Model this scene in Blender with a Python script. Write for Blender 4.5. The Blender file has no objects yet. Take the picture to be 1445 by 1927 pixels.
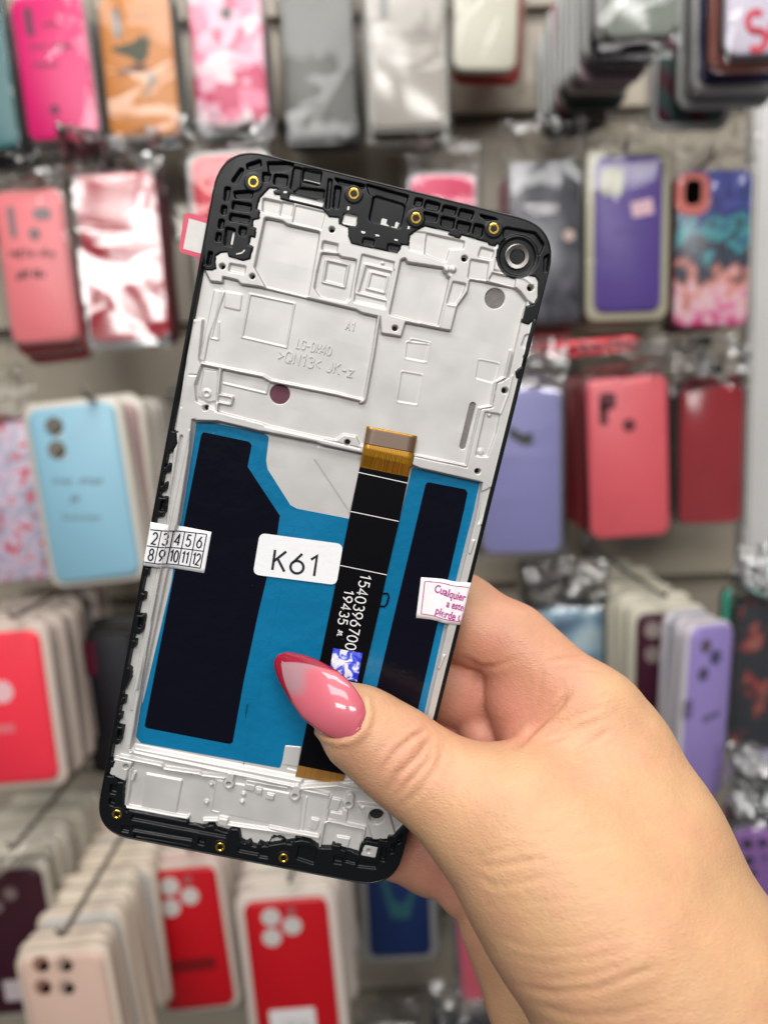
import bpy, bmesh, math, random
import numpy as np
from mathutils import Matrix, Vector

SC = bpy.context.scene
COL = SC.collection
R = math.radians
random.seed(7)

# ------------------------------------------------------------------ camera
FPX, CX, CY = 1447.0, 722.5, 963.5          # focal length and centre in photo pixels
CAMLOC = Vector((0.0, 0.0, 1.50))
CAMROT = Matrix(((1, 0, 0), (0, 0, -1), (0, 1, 0))) @ Matrix.Rotation(R(-8), 3, 'X') @ Matrix.Rotation(R(-2.3), 3, 'Z')
CAMMAT = Matrix.Translation(CAMLOC) @ CAMROT.to_4x4()
cam = bpy.data.objects.new('camera', bpy.data.cameras.new('camera'))
COL.objects.link(cam)
cam.matrix_world = CAMMAT
cam.data.sensor_fit = 'VERTICAL'
cam.data.sensor_height = 34.6
cam.data.sensor_width = 26.0
cam.data.lens = FPX / 1927 * 34.6
cam.data.clip_start = 0.01
cam.data.clip_end = 50
cam.data.dof.use_dof = True
cam.data.dof.focus_distance = 0.178
cam.data.dof.aperture_fstop = 26 / 3.0
SC.camera = cam

# ------------------------------------------------------------------ world and lamps
w = bpy.data.worlds.new('World'); SC.world = w; w.use_nodes = True
w.node_tree.nodes['Background'].inputs[0].default_value = (0.94, 0.97, 1.0, 1)
w.node_tree.nodes['Background'].inputs[1].default_value = 0.085

def area(name, loc, target, sx, sy, power, color=(1, 1, 1)):
    l = bpy.data.lights.new(name, 'AREA'); l.shape = 'RECTANGLE'; l.size = sx; l.size_y = sy
    l.energy = power; l.color = color
    o = bpy.data.objects.new(name, l); COL.objects.link(o); o.location = loc
    o.rotation_euler = (Vector(target) - Vector(loc)).to_track_quat('-Z', 'Y').to_euler()
    return o
area('ceiling_panel_front', (0.15, 0.20, 2.75), (0.1, 0.45, 1.4), 1.3, 0.30, 15, (1.0, 0.975, 0.94))
area('ceiling_panel_middle', (-0.25, -0.75, 2.80), (-0.05, 0.4, 1.4), 1.2, 0.5, 18, (1.0, 0.98, 0.95))
area('ceiling_panel_left', (-0.75, -2.5, 2.75), (0, 0.5, 1.4), 1.2, 0.45, 31, (1.0, 0.98, 0.95))
area('ceiling_panel_right', (0.95, -2.4, 2.75), (0, 0.5, 1.4), 1.2, 0.45, 31, (1.0, 0.98, 0.95))

SC.view_settings.view_transform = 'Standard'
SC.view_settings.look = 'None'
SC.view_settings.gamma = 1
SC.view_settings.exposure = 0.26
SC.render.engine = 'CYCLES'
SC.cycles.use_denoising = True
SC.cycles.max_bounces = 10
SC.cycles.transparent_max_bounces = 24
SC.cycles.sample_clamp_indirect = 6

# ------------------------------------------------------------------ basic helpers
def ray(px, py):
    return CAMROT @ Vector(((px - CX) / FPX, -(py - CY) / FPX, -1.0))
def W(px, py, depth):                        # point on the line of sight at a camera depth
    return CAMLOC + depth * ray(px, py)
def on_y(px, py, Y):                         # point of a vertical plane parallel to the wall
    d = ray(px, py); return CAMLOC + d * ((Y - CAMLOC.y) / d.y)

def tag(o, label=None, cat=None, group=None, kind=None):
    if label: o['label'] = label
    if cat: o['category'] = cat
    if group: o['group'] = group
    if kind: o['kind'] = kind
    return o
def empty(name, mat=None, parent=None):
    o = bpy.data.objects.new(name, None); COL.objects.link(o)
    o.empty_display_size = 0.01
    if parent: o.parent = parent
    if mat is not None: o.matrix_world = mat
    return o
def link(name, me, mat=None, parent=None, smooth=False):
    o = bpy.data.objects.new(name, me); COL.objects.link(o)
    if mat is not None and not me.materials: me.materials.append(mat)
    if parent: o.parent = parent
    if smooth: me.polygons.foreach_set('use_smooth', [True] * len(me.polygons))
    return o
def mesh_np(name, V, F):
    me = bpy.data.meshes.new(name)
    V = np.asarray(V, np.float32); F = np.asarray(F, np.int32)
    k = F.shape[1]
    me.vertices.add(len(V)); me.vertices.foreach_set('co', V.ravel())
    me.loops.add(F.size); me.loops.foreach_set('vertex_index', F.ravel())
    me.polygons.add(len(F)); me.polygons.foreach_set('loop_start', np.arange(0, F.size, k, dtype=np.int32))
    me.update(calc_edges=True); me.validate()
    return me
def mesh_py(name, V, F):
    me = bpy.data.meshes.new(name); me.from_pydata([tuple(v) for v in V], [], F); me.update(); return me

def rounded(pts, r, n=5):
    """round every corner of a polygon; r is one radius or one per corner"""
    out = []; m = len(pts)
    for i in range(m):
        p0, p1, p2 = Vector(pts[i - 1][:2]), Vector(pts[i][:2]), Vector(pts[(i + 1) % m][:2])
        rr = r[i] if isinstance(r, (list, tuple)) else r
        a, b = p0 - p1, p2 - p1
        la, lb = a.length, b.length
        if rr <= 0 or la < 1e-9 or lb < 1e-9: out.append(tuple(p1)); continue
        a /= la; b /= lb
        ang = math.acos(max(-1, min(1, a.dot(b))))
        if ang > 3.05: out.append(tuple(p1)); continue
        t = min(rr / math.tan(ang / 2), la * .48, lb * .48)
        s, e = p1 + a * t, p1 + b * t
        for k in range(n + 1):
            u = k / n
            out.append(tuple((1 - u) ** 2 * s + 2 * u * (1 - u) * p1 + u * u * e))
    return out
def rrect(x0, y0, x1, y1, r, n=6):
    pts = []
    for cx, cy, a0 in ((x1 - r, y1 - r, 0), (x0 + r, y1 - r, 90), (x0 + r, y0 + r, 180), (x1 - r, y0 + r, 270)):
        for k in range(n + 1):
            a = R(a0 + 90 * k / n); pts.append((cx + r * math.cos(a), cy + r * math.sin(a)))
    return pts
def slab(name, pts, z0, z1, f=lambda x, y, z: (x, y, z)):
    """extruded polygon between two heights"""
    n = len(pts)
    V = [f(x, y, z0) for x, y in pts] + [f(x, y, z1) for x, y in pts]
    area2 = sum(pts[i - 1][0] * pts[i][1] - pts[i][0] * pts[i - 1][1] for i in range(n))
    F = [tuple(range(n, 2 * n)), tuple(range(n - 1, -1, -1))] + [(i, (i + 1) % n, n + (i + 1) % n, n + i) for i in range(n)]
    if area2 < 0: F = [tuple(reversed(x)) for x in F]
    return mesh_py(name, V, F)
def lathe(name, prof, c=(0, 0), n=28, close=True):
    V = []; F = []; m = len(prof)
    for i in range(n):
        a = 2 * math.pi * i / n
        V += [(c[0] + r * math.cos(a), c[1] + r * math.sin(a), z) for r, z in prof]
    for i in range(n):
        j = (i + 1) % n
        for k in range(m if close else m - 1):
            l = (k + 1) % m
            F.append((i * m + k, j * m + k, j * m + l, i * m + l))
    return mesh_py(name, V, F)
def tube(name, pts, r, n=10):
    pts = [Vector(p) for p in pts]; V = []; F = []
    for i, p in enumerate(pts):
        d = (pts[min(i + 1, len(pts) - 1)] - pts[max(i - 1, 0)]).normalized()
        u = d.orthogonal().normalized(); v = d.cross(u)
        V += [p + r * (math.cos(2 * math.pi * k / n) * u + math.sin(2 * math.pi * k / n) * v) for k in range(n)]
    for i in range(len(pts) - 1):
        for k in range(n):
            F.append((i * n + k, i * n + (k + 1) % n, (i + 1) * n + (k + 1) % n, (i + 1) * n + k))
    F += [tuple(range(n - 1, -1, -1)), tuple(range((len(pts) - 1) * n, len(pts) * n))]
    return mesh_py(name, V, F)

# ------------------------------------------------------------------ materials
def mat(name, color=(.5, .5, .5), rough=.5, metal=0., coat=0., bump=0., bscale=400., var=0., vscale=60., spec=.5, sss=0., objcol=False, trans=0.):
    m = bpy.data.materials.new(name); m.use_nodes = True
    nt = m.node_tree; N = nt.nodes; L = nt.links
    b = N['Principled BSDF']
    b.inputs['Base Color'].default_value = (*color, 1); b.inputs['Roughness'].default_value = rough
    b.inputs['Metallic'].default_value = metal; b.inputs['Coat Weight'].default_value = coat
    b.inputs['Coat Roughness'].default_value = .06
    b.inputs['Specular IOR Level'].default_value = spec
    if trans: b.inputs['Transmission Weight'].default_value = trans
    if sss:
        b.inputs['Subsurface Weight'].default_value = sss; b.inputs['Subsurface Radius'].default_value = (.004, .0015, .0008)
        b.inputs['Subsurface Scale'].default_value = 1
    tc = N.new('ShaderNodeTexCoord')
    src = None
    if objcol:
        oi = N.new('ShaderNodeObjectInfo'); src = oi.outputs['Color']; L.new(src, b.inputs['Base Color'])
    if var:
        nz = N.new('ShaderNodeTexNoise'); nz.inputs['Scale'].default_value = vscale; nz.inputs['Detail'].default_value = 6
        L.new(tc.outputs['Object'], nz.inputs['Vector'])
        mp = N.new('ShaderNodeMapRange'); mp.inputs[1].default_value = .3; mp.inputs[2].default_value = .7
        mp.inputs[3].default_value = 1 - var; mp.inputs[4].default_value = 1 + var
        L.new(nz.outputs[0], mp.inputs[0])
        mx = N.new('ShaderNodeMix'); mx.data_type = 'RGBA'; mx.blend_type = 'MULTIPLY'; mx.inputs[0].default_value = 1
        if src: L.new(src, mx.inputs[6])
        else: mx.inputs[6].default_value = (*color, 1)
        L.new(mp.outputs[0], mx.inputs[7]); L.new(mx.outputs[2], b.inputs['Base Color'])
        mr = N.new('ShaderNodeMapRange'); mr.inputs[3].default_value = max(.02, rough - .08); mr.inputs[4].default_value = min(1, rough + .08)
        L.new(nz.outputs[0], mr.inputs[0]); L.new(mr.outputs[0], b.inputs['Roughness'])
    if bump:
        nb = N.new('ShaderNodeTexNoise'); nb.inputs['Scale'].default_value = bscale; nb.inputs['Detail'].default_value = 4
        L.new(tc.outputs['Object'], nb.inputs['Vector'])
        bp = N.new('ShaderNodeBump'); bp.inputs['Strength'].default_value = bump; bp.inputs['Distance'].default_value = .0005
        L.new(nb.outputs[0], bp.inputs['Height']); L.new(bp.outputs[0], b.inputs['Normal'])
    return m
def sleeve_mat(name, tint, base, gain, rough, haze=0.0):
    m = bpy.data.materials.new(name); m.use_nodes = True
    nt = m.node_tree; N = nt.nodes; L = nt.links
    for n in list(N):
        if n.type == 'BSDF_PRINCIPLED': N.remove(n)
    out = [n for n in N if n.type == 'OUTPUT_MATERIAL'][0]
    tr = N.new('ShaderNodeBsdfTransparent'); tr.inputs[0].default_value = (*tint, 1)
    gl = N.new('ShaderNodeBsdfGlossy'); gl.inputs['Roughness'].default_value = rough
    fr = N.new('ShaderNodeFresnel'); fr.inputs[0].default_value = 1.5
    ma = N.new('ShaderNodeMath'); ma.operation = 'MULTIPLY_ADD'; ma.inputs[1].default_value = gain; ma.inputs[2].default_value = base
    L.new(fr.outputs[0], ma.inputs[0])
    mx = N.new('ShaderNodeMixShader'); L.new(ma.outputs[0], mx.inputs[0]); L.new(tr.outputs[0], mx.inputs[1]); L.new(gl.outputs[0], mx.inputs[2])
    top = mx.outputs[0]
    if haze:
        df = N.new('ShaderNodeBsdfDiffuse'); df.inputs[0].default_value = (.85, .86, .87, 1)
        m2 = N.new('ShaderNodeMixShader'); m2.inputs[0].default_value = haze
        L.new(top, m2.inputs[1]); L.new(df.outputs[0], m2.inputs[2]); top = m2.outputs[0]
    L.new(top, out.inputs[0])
    return m
def pattern_mat(name, stops, scale, kind='noise', rough=.35, detail=3, distort=0.):
    m = mat(name, rough=rough); nt = m.node_tree; N = nt.nodes; L = nt.links; b = N['Principled BSDF']
    tc = N.new('ShaderNodeTexCoord')
    if kind == 'noise':
        t = N.new('ShaderNodeTexNoise'); t.inputs['Detail'].default_value = detail; t.inputs['Distortion'].default_value = distort; out = t.outputs[0]
    elif kind == 'voronoi':
        t = N.new('ShaderNodeTexVoronoi'); t.distance = 'CHEBYCHEV'
        sp = N.new('ShaderNodeSeparateColor'); L.new(t.outputs['Color'], sp.inputs[0]); out = sp.outputs[0]
    else:
        t = N.new('ShaderNodeTexWave'); t.bands_direction = 'DIAGONAL'; t.inputs['Distortion'].default_value = distort; out = t.outputs[1]
    t.inputs['Scale'].default_value = scale
    L.new(tc.outputs['Object'], t.inputs['Vector'])
    r = N.new('ShaderNodeValToRGB'); r.color_ramp.interpolation = 'CONSTANT' if kind == 'voronoi' else 'LINEAR'
    el = r.color_ramp.elements
    while len(el) < len(stops): el.new(.5)
    for e, (p, c) in zip(el, stops): e.position = p; e.color = (*c, 1)
    L.new(out, r.inputs[0]); L.new(r.outputs[0], b.inputs['Base Color'])
    return m

def s2l(r, g, b):
    f = lambda c: (c / 255 / 12.92) if c <= 10 else ((c / 255 + .055) / 1.055) ** 2.4
    return (f(r), f(g), f(b))

M = {}
M['metal'] = mat('cast_metal', (.56, .545, .53), .46, .3, bump=.03, bscale=7000, var=.07, vscale=110)
M['black'] = mat('black_plastic', (.004, .005, .006), .34, spec=.3, bump=.015, bscale=4000)
M['rail'] = mat('black_rail', (.004, .005, .006), .28, spec=.35, bump=.02, bscale=6000)
M['gold'] = mat('brass', (.80, .52, .10), .22, 1.0)
M['steel'] = mat('steel', (.17, .16, .15), .36, 1.0)
M['grey_dot'] = mat('grey_adhesive', (.16, .145, .135), .6, bump=.2, bscale=4000, var=.15, vscale=900)
M['maroon_dot'] = mat('maroon_adhesive', (.105, .022, .045), .6, bump=.2, bscale=4000, var=.15, vscale=900)
M['hole'] = mat('hole_dark', (.006, .005, .005), .8)
M['blue_film'] = mat('blue_film', (.0, .145, .30), .28, coat=.4, var=.07, vscale=40, bump=.05, bscale=110)
M['dark_film'] = mat('dark_film', (.003, .003, .008), .2, spec=.25, coat=.12, bump=.06, bscale=60)
M['flex_black'] = mat('flex_black', (.002, .002, .003), .4, spec=.12)
M['flex_gold'] = mat('flex_amber', (.42, .20, .012), .3, .5)
M['flex_brown'] = mat('flex_brown', (.13, .085, .06), .45, .2)
M['flex_tail'] = mat('flex_copper', (.33, .155, .035), .35, .3)
M['trace'] = mat('amber_trace', (.20, .085, .004), .35, .4)
M['white_ink'] = mat('white_ink', (.8, .8, .8), .5)
M['black_ink'] = mat('black_ink', (.012, .012, .014), .5)
M['red_ink'] = mat('red_ink', (.55, .01, .05), .4)
M['magenta_ink'] = mat('magenta_ink', (.42, .012, .22), .5)
M['paper'] = mat('sticker_paper', (.80, .80, .82), .45, var=.015, vscale=200, bump=.03, bscale=900)
M['pink_paper'] = mat('pink_tag', (.62, .06, .12), .45)
M['grey_print'] = mat('grey_print', (.62, .60, .58), .5, var=.05, vscale=500)
M['blue_ink'] = pattern_mat('blue_smear', [(.42, (.78, .78, .84)), (.50, (.1, .15, .75)), (.62, (.01, .03, .62)), (1, (.0, .01, .5))], 420, 'noise', .4, 3, 1.0)
M['glass'] = mat('display_glass', (.006, .006, .007), .06)
M['wall'] = mat('slat_board', (.29, .25, .195), .45, var=.06, vscale=14, bump=.03, bscale=200)
M['groove'] = mat('slat_groove', (.10, .085, .065), .5)
M['pillar'] = mat('pillar_paint', (.52, .51, .50), .6, var=.04, vscale=10)
M['hook'] = mat('hook_metal', (.30, .28, .25), .35, .8)
M['shell'] = mat('case_shell', rough=.42, objcol=True, bump=.03, bscale=900)
M['shell_gloss'] = mat('case_gloss', rough=.15, objcol=True)
M['liner'] = mat('case_liner', rough=.35, objcol=True, spec=.5)
M['ink'] = mat('dark_print', rough=.5, objcol=True)
M['sleeve'] = sleeve_mat('clear_sleeve', (.97, .97, .97), .0, .5, .05, .0)
M['sleeve_glare'] = sleeve_mat('glare_sleeve', (.97, .97, .97), .05, 1.2, .15, .0)
M['sleeve_hazy'] = sleeve_mat('hazy_sleeve', (.96, .96, .965), .05, 1.4, .07, .02)


def add_dust(m, scale, size, col=(.35, .36, .36), amt=.55):
    nt = m.node_tree; N = nt.nodes; L = nt.links; b = N['Principled BSDF']
    tc = N.new('ShaderNodeTexCoord'); v = N.new('ShaderNodeTexVoronoi'); v.inputs['Scale'].default_value = scale; L.new(tc.outputs['Object'], v.inputs['Vector'])
    nz = N.new('ShaderNodeTexNoise'); nz.inputs['Scale'].default_value = scale * .35; L.new(tc.outputs['Object'], nz.inputs['Vector'])
    mp = N.new('ShaderNodeMapRange'); mp.inputs[1].default_value = size; mp.inputs[2].default_value = size * .5; mp.inputs[3].default_value = 0; mp.inputs[4].default_value = amt; L.new(v.outputs['Distance'], mp.inputs[0])
    gt = N.new('ShaderNodeMath'); gt.operation = 'GREATER_THAN'; gt.inputs[1].default_value = .53; L.new(nz.outputs[0], gt.inputs[0])
    ml = N.new('ShaderNodeMath'); ml.operation = 'MULTIPLY'; L.new(mp.outputs[0], ml.inputs[0]); L.new(gt.outputs[0], ml.inputs[1])
    mx = N.new('ShaderNodeMix'); mx.data_type = 'RGBA'; mx.inputs[7].default_value = (*col, 1); L.new(ml.outputs[0], mx.inputs[0])
    old = b.inputs['Base Color'].links
    if old: L.new(old[0].from_socket, mx.inputs[6])
    else: mx.inputs[6].default_value = b.inputs['Base Color'].default_value
    L.new(mx.outputs[2], b.inputs['Base Color'])

# ------------------------------------------------------------------ stroke lettering (rounded thin sans)
def arc(cx, cy, rx, ry, a0, a1, n=12):
    return [(cx + rx * math.cos(R(a0 + (a1 - a0) * k / n)), cy + ry * math.sin(R(a0 + (a1 - a0) * k / n))) for k in range(n + 1)]
GL = {
 '0': (.62, [arc(.31, .5, .29, .5, 0, 360, 22)]), '1': (.46, [[(.06, .78), (.30, 1), (.30, 0)]]),
 '2': (.58, [arc(.29, .71, .27, .29, 165, -30, 12) + [(.02, 0), (.58, 0)]]),
 '3': (.58, [arc(.28, .745, .25, .255, 150, -90, 12), arc(.28, .26, .28, .27, 90, -150, 14)]),
 '4': (.62, [[(.46, 0), (.46, 1), (.02, .27), (.62, .27)]]),
 '5': (.58, [[(.52, 1), (.12, 1), (.08, .56)] + arc(.28, .32, .29, .32, 125, -150, 14)]),
 '6': (.62, [[(.46, 1), (.10, .50)], arc(.31, .31, .29, .31, 0, 360, 22)]), '7': (.56, [[(.02, 1), (.55, 1), (.18, 0)]]),
 '8': (.60, [arc(.30, .75, .23, .25, 0, 360, 18), arc(.30, .255, .28, .255, 0, 360, 18)]), '9': (.62, [arc(.31, .69, .29, .31, 0, 360, 22), [(.16, 0), (.52, .52)]]),
 'K': (.62, [[(.06, 0), (.06, 1)], [(.56, 1), (.06, .42)], [(.22, .60), (.60, 0)]]), 'J': (.5, [[(.42, 1), (.42, .25)] + arc(.22, .25, .20, .25, 0, -170, 8)]),
 'Y': (.6, [[(.02, 1), (.30, .5), (.58, 1)], [(.30, .5), (.30, 0)]]), 'L': (.5, [[(.06, 1), (.06, 0), (.5, 0)]]), 'A': (.64, [[(.02, 0), (.32, 1), (.62, 0)], [(.13, .33), (.51, .33)]]),
 'G': (.66, [arc(.34, .5, .32, .5, 40, 330, 18) + [(.64, .45), (.38, .45)]]), 'D': (.62, [[(.06, 0), (.06, 1), (.28, 1)] + arc(.28, .5, .34, .5, 90, -90, 12) + [(.06, 0)]]),
 'H': (.62, [[(.06, 0), (.06, 1)], [(.56, 0), (.56, 1)], [(.06, .5), (.56, .5)]]), 'Q': (.68, [arc(.34, .5, .32, .5, 0, 360, 22), [(.42, .28), (.66, -.04)]]),
 'N': (.64, [[(.06, 0), (.06, 1), (.58, 0), (.58, 1)]]), 'z': (.48, [[(.04, .62), (.46, .62), (.04, 0), (.48, 0)]]), '-': (.5, [[(.06, .45), (.44, .45)]]),
 '>': (.52, [[(.06, .85), (.48, .5), (.06, .15)]]), '<': (.52, [[(.48, .85), (.06, .5), (.48, .15)]]), ' ': (.3, []),
 'S': (.6, [arc(.31, .745, .25, .255, 35, 270, 12) + arc(.30, .255, .28, .255, 90, -145, 12)]), 'u': (.6, [[(.08, .66), (.08, .24)] + arc(.30, .24, .22, .24, 180, 360, 10) + [(.52, .66)], [(.52, .24), (.54, 0)]]),
}
def stroke_text(body, size, wid, m, parent, origin, angle=0., sx=1., gap=.16, th=.02, warp=None, align='LEFT', name='lettering', f=None):
    tot = sum(GL[c][0] + gap for c in body) - gap
    x0 = -tot * sx * size / 2 if align == 'CENTER' else 0
    ca, sa = math.cos(angle), math.sin(angle); V = []; F = []
    for c in body:
        wd, sts = GL[c]
        for st in sts:
            pts = [Vector((x0 + x * sx * size, (y - .5) * size)) for x, y in st]
            if warp:                          # more points so the ink follows the fold
                pp = []
                for a, b in zip(pts[:-1], pts[1:]):
                    k = max(1, int((b - a).length / .3)); pp += [a.lerp(b, i / k) for i in range(k)]
                pts = pp + [pts[-1]]
            closed = (pts[0] - pts[-1]).length < 1e-5
            base = len(V); n = len(pts)
            for i, p in enumerate(pts):
                d0 = (p - pts[i - 1]).normalized() if i else None; d1 = (pts[i + 1] - p).normalized() if i < n - 1 else None
                if closed:
                    if d0 is None: d0 = (pts[-1] - pts[-2]).normalized()
                    if d1 is None: d1 = (pts[1] - pts[0]).normalized()
                d0 = d0 or d1; d1 = d1 or d0
                t_ = (d0 + d1).normalized() if (d0 + d1).length > .2 else d1
                nn = Vector((-t_.y, t_.x)) * (wid / 2) / max(.5, abs(t_.dot(d1)))
                for s in (1, -1):
                    q = p + nn * s
                    X, Y = origin[0] + q.x * ca - q.y * sa, origin[1] + q.x * sa + q.y * ca
                    z = origin[2] + (warp(X, Y) if warp else 0)
                    V += [(X, Y, z - th), (X, Y, z + th)]
            for i in range(n - 1):
                a = base + 4 * i; b = a + 4
                F += [(a + 1, a + 3, b + 3, b + 1), (a, b, b + 2, a + 2), (a, a + 1, b + 1, b), (a + 2, b + 2, b + 3, a + 3)]
            if not closed:
                a = base; F.append((a, a + 2, a + 3, a + 1)); a = base + 4 * (n - 1); F.append((a, a + 1, a + 3, a + 2))
        x0 += (wd + gap) * sx * size
    if f: V = [f(*p) for p in V]
    return link(name, mesh_py(name, V, F), m, parent)

for k in ('metal', 'black', 'rail', 'gold', 'steel', 'grey_dot', 'maroon_dot', 'blue_film', 'dark_film', 'paper', 'grey_print', 'blue_ink'):
    for nd in M[k].node_tree.nodes:          # the phone is modelled in millimetres
        if nd.type == 'TEX_NOISE': nd.inputs['Scale'].default_value *= .001
        if nd.type == 'BUMP': nd.inputs['Distance'].default_value = .05

add_dust(M['blue_film'], .30, .045); add_dust(M['dark_film'], .28, .04, amt=.45); add_dust(M['flex_black'], .33, .04, amt=.35); add_dust(M['black'], .5, .05, amt=.3)

# ================================================================== PHONE DISPLAY FRAME
# local millimetres: x right, y up from the bottom edge, z out of the plate
PW, PH = 76.2, 164.5
_c = [(424.5, 271.4), (1063.4, 424.8), (742.9, 1672.0), (175.9, 1566.0)]
def _pose():
    A = []
    for (x, y), (u, v) in zip([(0, PH), (PW, PH), (PW, 0), (0, 0)], _c):
        u, v = (u - CX) / FPX, -(v - CY) / FPX
        A += [[x, y, 1, 0, 0, 0, -u * x, -u * y, -u], [0, 0, 0, x, y, 1, -v * x, -v * y, -v]]
    h = np.linalg.svd(np.array(A))[2][-1].reshape(3, 3)
    B = np.diag([1, 1, -1.0]) @ h
    B /= math.sqrt(np.linalg.norm(B[:, 0]) * np.linalg.norm(B[:, 1]))
    if B[2, 2] > 0: B = -B
    U, _, Vt = np.linalg.svd(np.c_[B[:, 0], B[:, 1]], full_matrices=False)
    r = U @ Vt
    m = Matrix.Identity(4); z = np.cross(r[:, 0], r[:, 1])
    for i in range(3):
        m[i][0], m[i][1], m[i][2], m[i][3] = r[i, 0], r[i, 1], z[i], B[i, 2] * .001
    return m
POSE = _pose()
PHONE = CAMMAT @ POSE @ Matrix.Diagonal((.001, .001, .001, 1))
PINV = PHONE.inverted()
def P(px, py, z=0.0):                        # photo pixel -> phone millimetres on the level z
    o = PINV @ CAMLOC; d = (PINV.to_3x3() @ ray(px, py))
    t = (z - o.z) / d.z
    return (o.x + d.x * t, o.y + d.y * t)
ORG = {1: (340, 270), 2: (680, 330), 3: (300, 600), 4: (640, 660), 5: (240, 940), 6: (560, 960), 7: (170, 1280), 8: (480, 1200), 9: (0, 1100)}
def Q(c, *xy, z=0.0):                        # zoom coordinates -> phone millimetres
    ox, oy = ORG[c]
    return [P(ox + x / 3.6125, oy + y / 3.6125, z) for x, y in xy]
def Q1(c, x, y, z=0.0): return Q(c, (x, y), z=z)[0]
MM = 1 / (8.04 * 3.6125)                     # one zoom pixel in millimetres

GS = 0.15
GX = np.arange(0.3, PW - 0.3 + GS / 2, GS); GY = np.arange(0.3, PH - 0.3 + GS / 2, GS)
XX, YY = np.meshgrid(GX, GY, indexing='ij')
FL = -1.2
HF = np.full(XX.shape, FL, np.float32)
BK = np.full(XX.shape, -9.0, np.float32)     # > 0 inside black plastic

def sdf_poly(pts, X, Y):
    d = np.full(X.shape, 1e9); s = np.ones(X.shape); n = len(pts)
    for i in range(n):
        ax, ay = pts[i]; bx, by = pts[i - 1]
        ex, ey = bx - ax, by - ay; wx, wy = X - ax, Y - ay
        t = np.clip((wx * ex + wy * ey) / (ex * ex + ey * ey + 1e-12), 0, 1)
        d = np.minimum(d, (wx - ex * t) ** 2 + (wy - ey * t) ** 2)
        c1 = Y >= ay; c2 = Y < by; c3 = ex * wy > ey * wx
        f = (c1 & c2 & c3) | (~c1 & ~c2 & ~c3)
        s = np.where(f, -s, s)
    return s * np.sqrt(d)
def dist_line(pts, X, Y, closed=False):
    d = np.full(X.shape, 1e9)
    seg = list(zip(pts[:-1], pts[1:])) + ([(pts[-1], pts[0])] if closed else [])
    for (ax, ay), (bx, by) in seg:
        ex, ey = bx - ax, by - ay; wx, wy = X - ax, Y - ay
        t = np.clip((wx * ex + wy * ey) / (ex * ex + ey * ey + 1e-12), 0, 1)
        d = np.minimum(d, (wx - ex * t) ** 2 + (wy - ey * t) ** 2)
    return np.sqrt(d)
def win(pts, pad):
    xs = [p[0] for p in pts]; ys = [p[1] for p in pts]
    i0, i1 = np.searchsorted(GX, [min(xs) - pad, max(xs) + pad]); j0, j1 = np.searchsorted(GY, [min(ys) - pad, max(ys) + pad])
    return slice(i0, i1), slice(j0, j1)
def blend(sl, sd, z, bev):
    t = np.clip(.5 - sd / bev, 0, 1); t = t * t * (3 - 2 * t)
    HF[sl] = HF[sl] * (1 - t) + z * t
def ar(pts, z, bev=.32, r=.35):              # raised or sunk area
    if r: pts = rounded(pts, r, 3)
    sl = win(pts, 1); blend(sl, sdf_poly(pts, XX[sl], YY[sl]), z, bev)
def rib(pts, wid, z, bev=.3, closed=False):
    sl = win(pts, wid + 1); blend(sl, dist_line(pts, XX[sl], YY[sl], closed) - wid / 2, z, bev)
def disc(c, r, z, bev=.25):
    sl = win([c], r + 1); blend(sl, np.hypot(XX[sl] - c[0], YY[sl] - c[1]) - r, z, bev)
def bk(pts, z=.25, r=.3, bev=.3):            # black plastic patch
    if r: pts = rounded(pts, r, 3)
    sl = win(pts, 1); sd = sdf_poly(pts, XX[sl], YY[sl])
    BK[sl] = np.maximum(BK[sl], -sd); blend(sl, sd, z, bev)
def wk(pts, z=0., r=.2, bev=.25):            # metal showing inside black
    if r: pts = rounded(pts, r, 3)
    sl = win(pts, 1); sd = sdf_poly(pts, XX[sl], YY[sl])
    BK[sl] = np.minimum(BK[sl], sd - .15); blend(sl, sd, z, bev)
def bkdisc(c, r, z=.25):
    sl = win([c], r + 1); sd = np.hypot(XX[sl] - c[0], YY[sl] - c[1]) - r
    BK[sl] = np.maximum(BK[sl], -sd); blend(sl, sd, z, .3)

OUTLINE = rounded([(0, 0), (PW, 0), (PW, PH), (0, PH)], [9.5, 10, 10, 10], 12)
HOLES = []                                   # (centre, radius, material) seen through the plate

# --- upper plateau with its pockets
plateau = Q(1, (165, 862), (120, 700)) + [(0, PH), (PW, PH)] + Q(2, (1330, 640), (1200, 900), (1125, 850), (1080, 790), (1050, 765), (850, 722), (738, 705), (722, 790), (690, 835), (652, 885), (608, 1056), (300, 997), (270, 1096), (135, 1072), (128, 962)) + \
    Q(1, (1360, 1180), (1230, 1150), (1190, 1128), (530, 972), (410, 955), (385, 928), (285, 905), (285, 945), (200, 935))
ar(plateau, 0, r=.25)
ar(Q(1, (560, 372), (685, 398), (668, 480), (650, 490), (555, 462)), -.75)
ar(Q(1, (690, 395), (772, 410), (752, 505), (672, 488)), -.55)
ar(Q(1, (782, 420), (985, 468), (955, 588), (760, 540)), -.25)
ar(Q(1, (572, 500), (690, 525), (722, 548), (948, 598), (868, 1046), (575, 975), (500, 842)), FL, r=.6)
ar(Q(1, (968, 662), (1072, 685), (1060, 742), (958, 722)), -.9)
ar(Q(1, (958, 742), (1072, 752), (1090, 770), (1198, 790), (1150, 1052), (1122, 1082), (945, 1042), (908, 985), (925, 880)), -.9, r=.5)
rib(Q(1, (990, 788), (1142, 822), (1112, 975), (966, 940)), .45, -.55, closed=True)
ar(Q(1, (1005, 803), (1126, 830), (1102, 960), (982, 928)), -1.05)
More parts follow.
